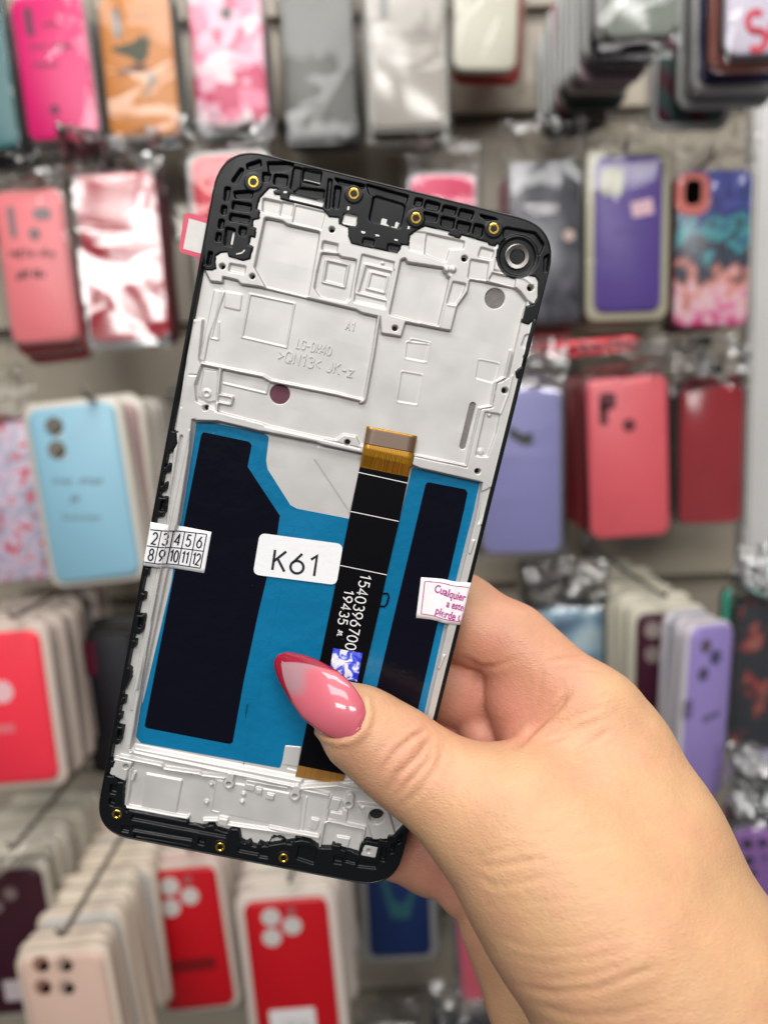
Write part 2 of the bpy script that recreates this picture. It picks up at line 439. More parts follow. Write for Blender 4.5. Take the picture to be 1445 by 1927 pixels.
ar(Q(1, (1232, 752), (1445, 805)) + Q(2, (225, 590), (162, 905)) + Q(1, (1385, 1120), (1180, 1075), (1188, 975)), -.55, r=.4)
rib(Q(2, (25, 602), (218, 648), (172, 850), (-30, 800)), .5, -.25, closed=True)
ar(Q(2, (38, 618), (203, 658), (162, 832), (-12, 790)), -.75)
rib(Q(2, (66, 655), (182, 684), (155, 797), (38, 768)), .5, -.45, closed=True)
disc(Q1(2, 145, 595), .35, -.3)
rib(Q(1, (1185, 1075), (1385, 1120)), .5, -.1)
ar(Q(2, (268, 575), (298, 560), (312, 590), (560, 628), (585, 690), (602, 690), (518, 1032), (190, 945)), FL, r=.4)
rib(Q(2, (612, 680), (530, 1032), (400, 1000)), .35, .05)
ar(Q(2, (440, 392), (702, 450), (690, 500), (600, 500), (572, 590), (425, 535)), -.55)
ar(Q(2, (325, 410), (360, 380), (445, 390), (420, 532), (322, 505)), -.2)
ar(Q(2, (812, 488), (902, 512), (882, 572), (790, 555)), -.45)
ar(Q(2, (742, 570), (866, 592), (850, 718), (722, 700)), -.5)
ar(Q(2, (905, 640), (1052, 700), (1040, 765), (862, 712)), -.6)
rib(Q(2, (915, 500), (890, 655), (1110, 702), (1160, 740)), .45, .15)
ar(Q(2, (622, 720), (712, 738), (690, 800), (642, 880), (580, 872)), -.65)
rib(Q(2, (590, 880), (640, 890)), .5, .1)
for p in (Q1(2, 577, 640), Q1(2, 622, 640)): disc(p, .6, .7, .5)
ar(Q(1, (335, 815), (445, 835), (435, 888), (325, 868)), -.7)

# --- board bay with the cast lettering, its ridge and the floor right of it
rib(Q(2, (118, 965)) + Q(4, (228, 0), (168, 328), (140, 350)) + Q(3, (1390, 558), (1200, 510), (760, 422), (700, 388), (440, 335), (290, 303)), .62, .0)
ar(Q(1, (225, 990), (300, 1000)) + Q(3, (330, 130), (300, 290), (270, 280)), -.9)
rib(Q(1, (270, 985), (262, 1080)) + Q(3, (345, 130), (395, 140), (400, 20)), .3, -1.0)
ar(Q(1, (305, 1000), (415, 1020), (400, 1135), (290, 1110)), FL + .18)
rib(Q(1, (468, 1020), (772, 1085), (716, 1386), (413, 1315)), .28, FL + .2, closed=True)
ar(Q(1, (475, 1028), (764, 1090), (711, 1378), (422, 1310)), FL - .06)
for q in (Q(2, (340, 1112), (468, 1138), (442, 1268), (318, 1240)), Q(2, (810, 1255), (938, 1280), (908, 1408), (780, 1375)),
          Q(4, (420, 143), (558, 165), (522, 368), (388, 345)), Q(4, (455, -60), (602, -45), (575, 75), (445, 50))):
    rib(q, .35, FL + .1, .45, closed=True); ar(q, FL - .12, .5)
ar(Q(4, (945, 62), (1082, 90), (1052, 222), (922, 187)), FL - .1, .4)
# --- right frame strip
strip_r = Q(2, (1130, 850), (1112, 900), (1085, 1010), (1000, 1372), (930, 1415)) + Q(4, (1128, 185), (1068, 220), (1038, 385), (957, 397), (862, 795), (500, 718), (488, 775), (540, 800), (968, 897)) + \
    Q(6, (1225, 0), (1105, 480), (1018, 800), (872, 1440)) + Q(8, (1110, 700), (950, 1200), (1060, 1260)) + [(PW, 12), (PW, PH - 20)]
ar(strip_r, 0, r=.2)
ar(Q(4, (985, 415), (1088, 432), (1060, 560), (1000, 722), (918, 716)), -.75)
rib(Q(4, (1165, 0), (1122, 180), (1058, 215), (1028, 378), (950, 392), (856, 785), (505, 712)), .35, .22)
rib(Q(4, (1170, 170), (1140, 300), (1090, 430)), .25, .2)
ar(Q(4, (960, 960), (1040, 920), (1030, 1020), (930, 1200)), -.35)
ar(Q(2, (1110, 1090), (1140, 1075), (1125, 1180), (1085, 1160)), -.4)
disc(Q1(4, 955, 690), .7, -.3, .4); disc(Q1(4, 1015, 438), .4, -.3, .4)
rib(Q(6, (1195, 210), (1170, 290)), .5, .35); rib(Q(6, (995, 990), (960, 1075)), .5, .35)
# --- ribs under the board bay
ar(Q(3, (225, 0), (295, 0), (268, 280), (285, 320), (240, 450), (250, 560), (380, 620), (405, 670), (222, 685), (150, 1445), (40, 1445), (110, 750)), 0, r=.2)
rib(Q(3, (412, 340), (398, 480), (385, 640)), .7, -.1)
rib(Q(3, (432, 440), (722, 508), (742, 440)), .3, -.9)
ar(Q(3, (300, 345), (392, 352), (380, 560), (330, 570), (262, 530)), -.8)
disc(Q1(3, 318, 508), 1.0, -.6, .5); disc(Q1(3, 318, 508), .4, -.9, .3)
ar(Q(3, (390, 508), (505, 528), (488, 592), (382, 572)), -.2); ar(Q(3, (402, 522), (490, 538), (478, 578), (396, 562)), -.75)
ar(Q(3, (388, 630), (700, 712), (762, 735), (1060, 800), (1198, 825), (1252, 785), (1338, 800), (1362, 855), (1400, 862)) + Q(3, (1385, 918), (1100, 852), (1062, 836), (720, 768), (680, 762), (400, 695), (222, 690)), 0, r=.2)
rib(Q(3, (720, 728), (1065, 808), (1360, 880)), .3, -.2)
# --- battery well
WELL = Q(3, (238, 700), (400, 700), (680, 770), (720, 775), (1062, 842), (1100, 858), (1390, 920)) + Q(4, (488, 780), (545, 802), (962, 897)) + \
    Q(6, (1212, 0), (1090, 480), (1006, 800), (862, 1440)) + Q(8, (1145, 600), (1020, 980)) + Q(7, (1440, 720), (280, 478)) + Q(7, (330, 60)) + Q(5, (95, 1300), (330, 200)) + Q(3, (130, 1380))
ar(WELL, -2.0, .6, r=.5)
ar(Q(3, (1070, 870), (1390, 930)) + Q(4, (60, 1130)) + Q(3, (1280, 1305), (1050, 960)), -1.85, .3)
# left rail: ridge, channel, ridge
rib(Q(3, (150, 800), (85, 1180)) + Q(5, (270, 160), (95, 1000), (20, 1440)), .55, -.9)
rib(Q(3, (205, 760), (60, 1445)), .35, .12)
rib(Q(5, (300, 100), (60, 1300)) + Q(9, (1060, 60), (880, 1120)), .3, .12)
rib(Q(3, (205, 380), (262, 385)), .2, -.3); rib(Q(3, (240, 30), (190, 270), (150, 600)), .18, -.25)
# --- lower section
LOW = Q(7, (190, 520), (900, 668), (1440, 770)) + Q(8, (500, 1090), (860, 1170), (830, 1400), (700, 1480), (0, 1450)) + Q(7, (200, 950), (225, 700), (270, 600))
ar(LOW, FL, .4, r=.3)
rib(Q(7, (265, 492), (1440, 738)) + Q(8, (560, 1010), (900, 1080)), .5, .0)
rib(Q(7, (200, 525), (480, 585), (500, 605), (740, 640), (760, 650), (910, 668)), .55, .1)
ar(Q(7, (290, 500), (1440, 725), (1440, 690), (290, 465)), -.8, 1.0, r=0)
rib(Q(7, (1060, 690), (1340, 740)), .35, -.3); rib(Q(8, (240, 1020), (500, 1075)), .4, .05)
ar(Q(7, (160, 530), (292, 560), (262, 620), (240, 690), (130, 640)), 0)
rib(Q(7, (270, 620), (255, 760), (235, 860)), .9, -.5, .7)
rib(Q(7, (300, 640), (285, 690)), .5, -.3)
ar(Q(7, (372, 645), (622, 692), (580, 912), (340, 868)), -.72, .3)
rib(Q(7, (250, 870), (660, 945), (665, 935)), .6, -.2)
ar(Q(7, (845, 690), (1440, 800), (1420, 1035), (820, 905)), -.95, .4)
rib(Q(7, (850, 690), (818, 900), (870, 915)), .35, -.75)
for x, y in ((818, 718), (787, 842), (1040, 785), (1030, 838)): disc(Q1(7, x, y), .52, -.35, .4)
for q in (((1055, 705), (1122, 722), (1112, 765), (1045, 750)), ((1128, 742), (1168, 750), (1160, 788), (1120, 778)), ((1202, 778), (1252, 788), (1242, 825), (1192, 815)), ((470, 590), (500, 598), (495, 615), (468, 610)), ((660, 632), (690, 640), (685, 655), (655, 648))):
    ar(Q(7, *q), -.35, .3, r=.15)
for c in (Q1(7, 940, 708), Q1(7, 1390, 790), Q1(8, 635, 1135)):
    disc(c, 1.35, .0, .3); rib([c, (c[0], c[1] + 2)], 2.0, 0); HOLES.append((c, .52, 'hole'))
rib(Q(7, (770, 960), (870, 960), (900, 985), (1440, 1060)) + Q(8, (100, 1300), (420, 1362)), .6, -.15)
rib(Q(8, (512, 1092), (482, 1235), (430, 1368)), .6, -.15)
ar(Q(7, (872, 938), (938, 950), (928, 1000), (862, 985)), .0); 
ar(Q(8, (382, 1238), (438, 1250), (415, 1322), (362, 1310)), -.5)
rib(Q(8, (350, 1100), (320, 1320)), .3, -.85)
ar(Q(8, (515, 1100), (588, 1112), (560, 1192), (492, 1180)), -.6); ar(Q(8, (600, 1172), (632, 1180), (620, 1262), (500, 1235), (510, 1190), (590, 1205)), -.5)
rib(Q(8, (440, 1425), (470, 1265), (500, 1250), (745, 1305), (725, 1420)), .5, .0)
ar(Q(8, (555, 1362), (648, 1376), (630, 1440), (540, 1420)), -.6)
ar(Q(8, (690, 1130), (900, 1160)) + [(PW - .5, 10)] + Q(8, (1040, 1280), (900, 1370), (805, 1375), (770, 1265)), 0)
rib(Q(8, (738, 1170), (770, 1270), (800, 1365)), .35, .25); disc(Q1(8, 732, 1158), .4, .3)
ar(Q(8, (200, 755), (310, 765), (290, 900), (180, 885)), -1.75, .3)
rib(Q(8, (222, 905), (300, 925)), 1.0, -2.2, .3)

# --- black plastic: rail lip, top cap, bottom cap, side clips
sd_out = sdf_poly(OUTLINE, XX, YY)
lip = np.clip(.5 - (-.95 - sd_out) / .3, 0, 1); HF[:] = HF * (1 - lip) + .3 * lip
BK = np.maximum(BK, (sd_out + .95).astype(np.float32))
top_black = [(-1, 150), (-1, PH + 1), (PW + 1, PH + 1), (PW + 1, 130)] + \
    Q(2, (1190, 1190), (1175, 1110), (1200, 985), (1165, 985), (1130, 1015), (1088, 1000), (1118, 892), (1165, 880), (1195, 830), (1198, 720), (1180, 690), (1080, 672), (1000, 655), (930, 610), (912, 560), (938, 485), (920, 462), (905, 482), (868, 475), (858, 458), (680, 405), (662, 430), (588, 402), (600, 385), (430, 345), (360, 382), (325, 410), (318, 478), (270, 470), (262, 500), (240, 528), (0, 480)) + \
    Q(1, (1200, 690), (1160, 680), (1140, 630), (1140, 572), (1075, 545), (1075, 505), (1010, 500), (985, 470), (965, 447), (680, 378), (678, 350), (640, 348), (632, 325), (668, 318), (655, 308), (602, 303), (535, 375), (515, 450), (535, 458), (532, 512), (490, 520), (488, 568), (510, 580), (505, 640), (475, 632), (462, 690), (490, 705), (470, 785), (425, 797), (330, 770), (318, 738), (272, 742), (238, 765), (232, 800), (240, 850), (215, 862), (165, 860))
bk(top_black, .2, r=.12)
wk(Q(1, (742, 345), (972, 398), (965, 432), (735, 378)), -.1)
wk(Q(1, (1112, 478), (1200, 495), (1190, 565), (1092, 545)), -.3, r=.4)
wk(Q(2, (140, 285), (172, 292), (168, 325), (190, 342), (225, 345), (232, 310), (258, 318), (240, 355), (125, 325)), -.4)
for x, y in ((1240, 606), (1336, 628)): wk(Q(1, (x - 11, y - 7), (x + 11, y - 3), (x + 10, y + 8), (x - 12, y + 4)), .22, r=0)
for x, y in ((10, 390), (105, 412), (232, 442)): wk(Q(2, (x - 11, y - 7), (x + 11, y - 3), (x + 10, y + 8), (x - 12, y + 4)), .22, r=0)
wk(Q(1, (1133, 430), (1146, 432), (1142, 458), (1130, 455)), .22, r=0); wk(Q(2, (314, 348), (326, 350), (322, 372), (311, 369)), .22, r=0)
wk(Q(1, (375, 752), (410, 745), (432, 726), (438, 730), (415, 752), (380, 758)), .22, r=0)
wk(Q(1, (700, 328), (722, 330), (720, 342), (698, 338)), .22, r=0)
wk(Q(2, (955, 490), (968, 492), (965, 512), (950, 510)), .22, r=0); wk(Q(2, (955, 545), (968, 550), (985, 605), (1022, 640), (1010, 645), (965, 610)), .22, r=.1); wk(Q(2, (1060, 650), (1080, 652), (1078, 658), (1058, 656)), .22, r=0)
def pocket(c, *q, z=-.9, r=.35): ar(Q(c, *q), z, .3, r)
pocket(1, (450, 145), (545, 112), (548, 158), (455, 180)); pocket(1, (345, 262), (412, 168), (430, 182), (385, 272)); pocket(1, (306, 300), (342, 302), (320, 396), (296, 388))
pocket(1, (285, 424), (314, 428), (306, 486), (276, 480)); pocket(1, (268, 516), (298, 522), (286, 582), (256, 576)); pocket(1, (248, 608), (278, 614), (268, 670), (238, 664)); pocket(1, (195, 735), (218, 740), (200, 830), (178, 826))
pocket(1, (362, 330), (500, 320), (480, 378), (372, 372)); pocket(1, (358, 395), (482, 415), (476, 465), (350, 448)); pocket(1, (340, 478), (475, 500), (462, 545), (332, 525))
pocket(1, (405, 565), (450, 575), (438, 632), (398, 620)); pocket(1, (310, 570), (372, 585), (350, 705), (295, 690)); wk(Q(1, (350, 600), (368, 604), (350, 690), (335, 680)), -.95, r=.2)
pocket(1, (590, 130), (770, 128), (765, 160), (700, 190), (600, 200)); pocket(1, (642, 210), (730, 222), (720, 295), (632, 275)); pocket(1, (560, 200), (615, 205), (600, 260), (560, 260))
pocket(1, (835, 170), (960, 195), (945, 290), (825, 262)); wk(Q(1, (838, 240), (945, 265), (943, 275), (836, 250)), -.4, r=0)
pocket(1, (770, 160), (825, 170), (810, 330), (745, 310), z=-.4); pocket(1, (800, 300), (980, 320), (970, 380), (760, 335), z=-.5)
pocket(1, (1005, 240), (1030, 250), (1010, 450), (985, 440), z=-.4); pocket(1, (1050, 290), (1092, 300), (1070, 445), (1035, 440)); pocket(1, (1040, 235), (1255, 285), (1240, 310), (1080, 275))
pocket(2, (30, 60), (320, 140), (300, 200), (55, 130), z=-.7); pocket(2, (85, 130), (300, 195), (265, 365), (50, 310), z=-1.1, r=.8)
pocket(2, (370, 155), (420, 165), (405, 215), (355, 205)); pocket(2, (440, 170), (535, 195), (520, 245), (425, 222)); pocket(2, (560, 205), (650, 225), (632, 275), (545, 252)); pocket(2, (672, 228), (765, 250), (745, 305), (655, 280))
pocket(2, (425, 250), (520, 272), (505, 318), (415, 298)); pocket(2, (545, 280), (635, 300), (620, 368), (538, 342)); pocket(2, (655, 310), (745, 330), (725, 395), (645, 365)); pocket(2, (770, 330), (830, 345), (815, 425), (755, 395)); pocket(2, (790, 265), (900, 290), (940, 320), (850, 305))
pocket(2, (180, 465), (260, 480), (240, 522), (175, 512), z=-.2); pocket(2, (15, 425), (90, 440), (80, 485), (5, 470), z=-.2)
pocket(2, (965, 350), (1180, 390), (1240, 470), (1200, 560), (960, 420), z=-.6, r=1.0); pocket(2, (1240, 560), (1275, 530), (1262, 650), (1238, 660), z=-.7)
CAMC = Q1(2, 1060, 552)
bkdisc(CAMC, 4.7, -.1); bkdisc(CAMC, 4.0, -.5)
for c, x, y in ((1, 497, 265), (1, 1177, 345), (2, 370, 293), (2, 897, 365)): bkdisc(Q1(c, x, y), 1.95, .35)
bot_black = [(-1, -1), (-1, 16)] + Q(7, (128, 650), (165, 652), (195, 690), (230, 692), (222, 780), (225, 850), (250, 892), (268, 880), (300, 890), (500, 925), (660, 958), (665, 985), (780, 1000), (800, 985), (840, 985), (850, 1010), (930, 1035), (960, 1010), (1008, 1012), (1022, 1092), (1052, 1108), (1085, 1095), (1100, 1125), (1130, 1130), (1150, 1105), (1205, 1130), (1230, 1080), (1290, 1075), (1320, 1100), (1375, 1110), (1395, 1072), (1445, 1085)) + \
    Q(8, (30, 1420), (92, 1402), (120, 1362), (190, 1372), (212, 1398), (250, 1402), (280, 1365), (370, 1385), (440, 1430), (520, 1432), (525, 1405), (580, 1415), (585, 1440), (640, 1452), (700, 1470), (725, 1392), (760, 1375), (830, 1392), (845, 1370), (895, 1380), (905, 1345), (950, 1342), (1000, 1292), (1048, 1255)) + [(PW + 1, 14), (PW + 1, -1)]
bk(bot_black, .2, r=.12)
wk(Q(8, (742, 1408), (832, 1422), (812, 1492), (718, 1475)), .25, r=.25)
pocket(7, (140, 705), (185, 712), (180, 775), (135, 765)); pocket(7, (132, 800), (172, 808), (168, 855), (130, 845))
pocket(7, (290, 910), (680, 985), (930, 1050), (925, 1070), (280, 945), z=-.5); pocket(7, (300, 1040), (690, 1125), (685, 1145), (300, 1075), z=-.8); pocket(7, (285, 985), (700, 1065), (695, 1090), (290, 1020), z=-.4)
pocket(7, (215, 985), (280, 990), (265, 1035), (215, 1025), z=-.5); pocket(7, (745, 1065), (790, 1075), (775, 1120), (730, 1110)); pocket(7, (1010, 1140), (1215, 1175), (1210, 1200), (1005, 1160), z=-.5)
pocket(8, (40, 1440), (100, 1450), (90, 1500), (20, 1490), z=-.5); pocket(8, (300, 1410), (420, 1440), (400, 1540), (280, 1500), z=-.5); pocket(8, (540, 1480), (600, 1490), (590, 1540), (530, 1530)); pocket(8, (700, 1510), (840, 1530), (820, 1570), (690, 1555), z=-.4)
pocket(8, (860, 1420), (900, 1430), (880, 1520), (850, 1515)); pocket(8, (930, 1400), (960, 1390), (940, 1460), (915, 1465)); pocket(8, (975, 1350), (1005, 1330), (990, 1390), (965, 1400)); pocket(8, (620, 1440), (690, 1480), (680, 1540), (610, 1520), z=-.3)
for c, x, y in ((7, 185, 907), (7, 885, 1130), (7, 1315, 1205)): bkdisc(Q1(c, x, y), 1.8, .35)
for i, q in enumerate((Q(3, (130, 770), (112, 770), (118, 850), (85, 905), (40, 900), (80, 760)), Q(3, (60, 985), (75, 990), (68, 1040), (50, 1050), (20, 1030)), Q(3, (45, 1110), (52, 1115), (40, 1175), (20, 1180), (0, 1150)), Q(3, (8, 1212), (52, 1215), (45, 1300), (20, 1350), (-30, 1340), (-20, 1215)),
          Q(5, (205, 0), (265, 0), (248, 95), (215, 118), (180, 110)), Q(5, (120, 460), (150, 465), (140, 520), (100, 530)), Q(5, (95, 635), (125, 640), (115, 685), (85, 690)), Q(5, (60, 785), (118, 788), (105, 880), (70, 915), (30, 900)), Q(5, (30, 950), (62, 960), (50, 1005), (20, 1010)),
          Q(9, (940, 205), (985, 208), (972, 310), (950, 340), (900, 330)), Q(9, (965, 55), (992, 60), (982, 105), (950, 110)), Q(9, (900, 378), (930, 382), (915, 432), (885, 436)), Q(9, (868, 560), (890, 570), (888, 640), (850, 720), (820, 700)), Q(9, (838, 760), (858, 765), (848, 815), (815, 820)), Q(9, (812, 872), (832, 878), (825, 920), (800, 925)), Q(9, (800, 962), (840, 968), (825, 1060), (805, 1092), (760, 1080)), Q(9, (755, 1195), (778, 1200), (768, 1240), (740, 1245)),
          Q(4, (1245, 28), (1300, 28), (1270, 130), (1215, 205), (1190, 165), (1200, 130), (1235, 110)), Q(2, (1120, 1250), (1150, 1255), (1135, 1330), (1090, 1395), (1050, 1375), (1045, 1335), (1095, 1300)), Q(4, (1030, 1000), (1050, 1010), (1000, 1190), (985, 1188)), Q(6, (1255, 80), (1300, 90), (1270, 160), (1245, 110)), Q(6, (1085, 845), (1120, 850), (1095, 930), (1070, 935)), Q(6, (1068, 915), (1100, 920), (1085, 980), (1060, 985)), Q(6, (1042, 1000), (1085, 1005), (1065, 1068), (1035, 1062)), Q(6, (1005, 1122), (1050, 1125), (1010, 1255), (975, 1248)), Q(6, (962, 1350), (1000, 1355), (985, 1420), (950, 1415)))):
    bk(q, .25, r=.15)
pocket(3, (18, 1235), (42, 1240), (32, 1310), (10, 1300)); pocket(5, (232, 10), (252, 12), (240, 80), (220, 75)); pocket(5, (82, 808), (106, 812), (96, 865), (74, 862)); pocket(9, (950, 228), (972, 232), (962, 295), (942, 290)); pocket(9, (808, 985), (828, 990), (818, 1050), (800, 1045)); pocket(6, (1005, 1150), (1025, 1152), (1008, 1215), (992, 1212)); pocket(4, (1255, 50), (1275, 55), (1262, 110), (1240, 115))
# --- holes through the plate
for c, x, y, r, k in ((1, 1028, 585, .58, 'hole'), (1, 283, 835, .58, 'hole'), (1, 487, 903, .55, 'hole'), (2, 700, 565, .62, 'hole'), (2, 1148, 765, .66, 'hole'), (2, 228, 1038, .6, 'maroon_dot'), (3, 312, 605, .62, 'hole'), (3, 1277, 840, .62, 'maroon_dot'), (4, 1118, 270, .66, 'hole'), (4, 933, 820, .62, 'hole'), (7, 242, 588, .6, 'hole'), (8, 772, 1447, .5, 'hole')):
    HOLES.append((Q1(c, x, y), r, k))
BIG = [(Q1(2, 912, 832), 2.15, 'grey_dot'), (Q1(3, 815, 512), 2.2, 'maroon_dot'), (Q1(8, 826, 1217), 1.95, 'hole')]
for c, r, k in HOLES + BIG: disc(c, r, -2.6, .22)
SLOT = Q(4, (905, 372), (836, 652)); rib(SLOT, 1.25, -2.4, .22)
# slow unevenness of the casting
rng = np.random.default_rng(3)
nz = rng.normal(size=(24, 48)).astype(np.float32)
ix = np.linspace(0, 22.99, XX.shape[0]); iy = np.linspace(0, 46.99, XX.shape[1])
i0 = ix.astype(int)[:, None]; j0 = iy.astype(int)[None, :]; fx = (ix % 1)[:, None]; fy = (iy % 1)[None, :]
HF += .02 * ((nz[i0, j0] * (1 - fx) + nz[i0 + 1, j0] * fx) * (1 - fy) + (nz[i0, j0 + 1] * (1 - fx) + nz[i0 + 1, j0 + 1] * fx) * fy)

phone = empty('phone_display_frame', PHONE)
tag(phone, 'bare grey metal phone frame with black bezel and blue battery film, held in the hand', 'phone frame')
def part(name, me, m, parent=None, smooth=False, label=None):
    o = link(name, me, m, parent or phone, smooth)
    if label: o['label'] = label
    return o
def relief(name, mask, m):
    idx = -np.ones(XX.shape, np.int64)
    cell = mask[:-1, :-1]
    use = np.zeros(XX.shape, bool)
    for a, b in ((0, 0), (1, 0), (0, 1), (1, 1)):
        use[a:XX.shape[0] - 1 + a, b:XX.shape[1] - 1 + b] |= cell
    idx[use] = np.arange(use.sum())
    V = np.c_[XX[use], YY[use], HF[use]]
    i, j = np.nonzero(cell)
    F = np.c_[idx[i, j], idx[i + 1, j], idx[i + 1, j + 1], idx[i, j + 1]]
    return part(name, mesh_np(name, V, F), m, smooth=True)
inside = sd_out < -.3
relief('midplate', (BK <= -.15) & inside, M['metal'])
relief('antenna_frame', (BK > -.15) & inside, M['black'])['label'] = 'black plastic bezel caps moulded onto the grey plate'

def ring_mesh(name, prof):
    loops = []
    for off, z in prof:
        pts = rounded([(off, off), (PW - off, off), (PW - off, PH - off), (off, PH - off)], [max(.5, r - off * .8) for r in (9.5, 10, 10, 10)], 12)
        loops.append([(x, y, z) for x, y in pts])
    n = len(loops[0]); V = [p for l in loops for p in l]; F = []
    for k in range(len(loops) - 1):
        for i in range(n):
            j = (i + 1) % n; F.append((k * n + j, k * n + i, (k + 1) * n + i, (k + 1) * n + j))
    return V, F, n
V, F, n = ring_mesh('side_rail', [(.55, .05), (.5, .3), (.3, .3), (.1, .1), (0, -.3), (0, -3.8), (.35, -5.6), (.8, -6.2)])
part('side_rail', mesh_py('side_rail', V, F), M['rail'], smooth=True)
V, F, n = ring_mesh('display_panel', [(.6, -5.6), (.5, -6.0), (.6, -7.0), (1.2, -7.4)])
F.append(tuple(range(3 * n, 4 * n))); F.append(tuple(reversed(range(n))))
part('display_panel', mesh_py('display_panel', V, F), M['glass'])
# floor of the well openings (dots of adhesive seen through the plate)
for c, r, k in HOLES + BIG:
    part('through_hole', slab('through_hole', [(c[0] + (r + .02) * math.cos(a * .26), c[1] + (r + .02) * math.sin(a * .26)) for a in range(24)], -2.55, -1.55 if r > 1.5 and k != 'hole' else -2.3), M[k])
a, b = Vector(SLOT[0]), Vector(SLOT[1]); d = (b - a).normalized(); nn = Vector((-d.y, d.x)) * .64
part('slot_adhesive', slab('slot_adhesive', rounded([tuple(a - d * .6 + nn), tuple(b + d * .6 + nn), tuple(b + d * .6 - nn), tuple(a - d * .6 - nn)], .6), -2.5, -1.55), M['grey_dot'])
# brass inserts
ins = [Q1(*t) for t in ((1, 497, 265), (1, 1177, 345), (2, 370, 293), (2, 897, 365), (7, 185, 907), (7, 885, 1130), (7, 1315, 1205))]
pm = lathe('screw_insert', [(1.22, -.6), (1.22, .42), (1.1, .52), (.78, .52), (.66, .40), (.66, -.9)], n=24, close=False)
bm_ = lathe('insert_bore', [(.67, -.35), (.001, -.5)], n=20, close=False)
for c in ins:
    o = part('screw_insert', pm, M['gold']); o.location = (c[0], c[1], 0)
    q = part('insert_bore', bm_, M['hole'], o)
# camera ring
o = part('camera_ring', lathe('camera_ring', [(1.5, -1.2), (1.5, -.5), (1.75, -.2), (2.55, -.08), (2.8, -.2), (2.85, -.7)], CAMC, 40, False), M['steel'], smooth=False)
part('camera_window', lathe('camera_window', [(1.5, -.7), (.001, -.7)], CAMC, 32, False), mat('camera_window', (.07, .065, .062), .15), o)

# films
zf = -1.9
blue = Q(3, (246, 712), (270, 688), (700, 775), (745, 800), (725, 960), (735, 1020), (890, 1265), (935, 1290), (1285, 1358), z=zf) + Q(4, (400, 1160), (488, 800), (510, 797), (955, 897), z=zf) + \
    Q(6, (1205, 0), (1000, 800), (855, 1440), z=zf) + Q(8, (1150, 560), (1080, 860), (320, 760), z=zf) + Q(7, (1330, 475), (1320, 500), (1290, 598), (345, 428), (312, 385), (372, 0), z=zf) + Q(5, (92, 1440), (300, 560), (352, 170), z=zf) + Q(3, (120, 1420), z=zf)
part('battery_film', slab('battery_film', rounded(blue, .6, 4), -2.05, zf), M['blue_film'], label='blue adhesive film in the battery well')
zd = -1.86
left = Q(3, (285, 790), (300, 770), (610, 835), (628, 858), (600, 1005), (822, 1342), z=zd) + Q(5, (1035, 115), (1018, 240), (890, 770), z=zd) + Q(7, (1045, 0), (968, 425), (945, 434), (385, 326), (370, 310), (430, 0), z=zd)
part('dark_panel', slab('dark_panel', rounded(left, .5, 4), -1.99, zd), M['dark_film'], label='large black panel on the blue film')
right = Q(4, (580, 910), (595, 893), (850, 942), (866, 965), z=zd) + Q(6, (1130, 0), (800, 1430), z=zd) + Q(8, (985, 900), (690, 840), z=zd) + Q(6, (530, 1240), z=zd)
part('dark_panel', slab('dark_panel', rounded(right, .5, 4), -1.99, zd), M['dark_film'], label='narrow black panel on the blue film')
# raised seam lines pressed into the blue film
def fline(pts, wd, z0, z1, m, name, parent=None):
    pts = [Vector(p) for p in pts]; L_ = []; R_ = []
    for i, p in enumerate(pts):
        d = (pts[min(i + 1, len(pts) - 1)] - pts[max(i - 1, 0)]).normalized(); nn = Vector((-d.y, d.x)) * wd / 2
        L_.append(tuple(p + nn)); R_.append(tuple(p - nn))
    return part(name, slab(name, L_ + R_[::-1], z0, z1), m, parent)
film = [o for o in phone.children if o.name.startswith('battery_film')][0]
fline(Q(5, (1135, 190), (1125, 225), (1075, 235), z=zf), .14, -2, -1.84, M['blue_film'], 'film_seam', film)
fline(Q(5, (1050, 560), (885, 1375), (825, 1380), (800, 1445), z=zf) + Q(7, (1060, 175), (1055, 262), (1090, 285), (1040, 590), z=zf), .14, -2, -1.84, M['blue_film'], 'film_seam', film)

def sticker(name, q, zfun, m, nx=24, ny=8, r=0, th=.08, label=None):
    (a, b, c, d) = [Vector(p) for p in q]          # tl, tr, br, bl
    V = []; F = []
    for j in range(ny + 1):
        for i in range(nx + 1):
            u, v = i / nx, j / ny
            if r:
                # pull the grid in at rounded corners
                L_ = (b - a).length; H_ = (d - a).length
                X = u * L_; Y = v * H_
                qx = min(X, L_ - X); qy = min(Y, H_ - Y)
            p = (a * (1 - u) + b * u) * (1 - v) + (d * (1 - u) + c * u) * v
            V.append((p.x, p.y, zfun(p.x, p.y)))
    for j in range(ny):
        for i in range(nx):
            k = j * (nx + 1) + i; F.append((k, k + nx + 1, k + nx + 2, k + 1))
    o = part(name, mesh_py(name, V, F), m, smooth=True)
    so = o.modifiers.new('thickness', 'SOLIDIFY'); so.thickness = th; so.offset = -1
    if label: o['label'] = label
    return o
# flex cable
zc = -1.55
def strip(name, q, z0, z1, m, parent=None, r=0):
    return part(name, slab(name, rounded(q, r) if r else q, z0, z1), m, parent)
FLX = strip('flex_cable', Q(4, (133, 792), (0, 1440), z=zc) + Q(6, (150, 1030), z=zc) + Q(8, (292, 875), (610, 935), z=zc) + Q(6, (440, 1170), (560, 655), (605, 440), (690, 75), z=zc) + Q(4, (465, 860), z=zc), -1.8, zc, M['flex_black'])
FLX['label'] = 'black ribbon cable with white printed numbers'
YB = Q1(4, 300, 828, z=zc)[1]; YR = Q1(4, 300, 735, z=zc)[1]; YT = Q1(4, 350, 545, z=zc)[1]
RISE = lambda x, y: zc + .04 + np.interp(y, [YB, YB + .4, YR, YR + 1.6, YT], [0, 0, 1.78, 1.85, 1.0])
gq = Q(4, (182, 512), (524, 580), (465, 862), (133, 794), z=-.3)
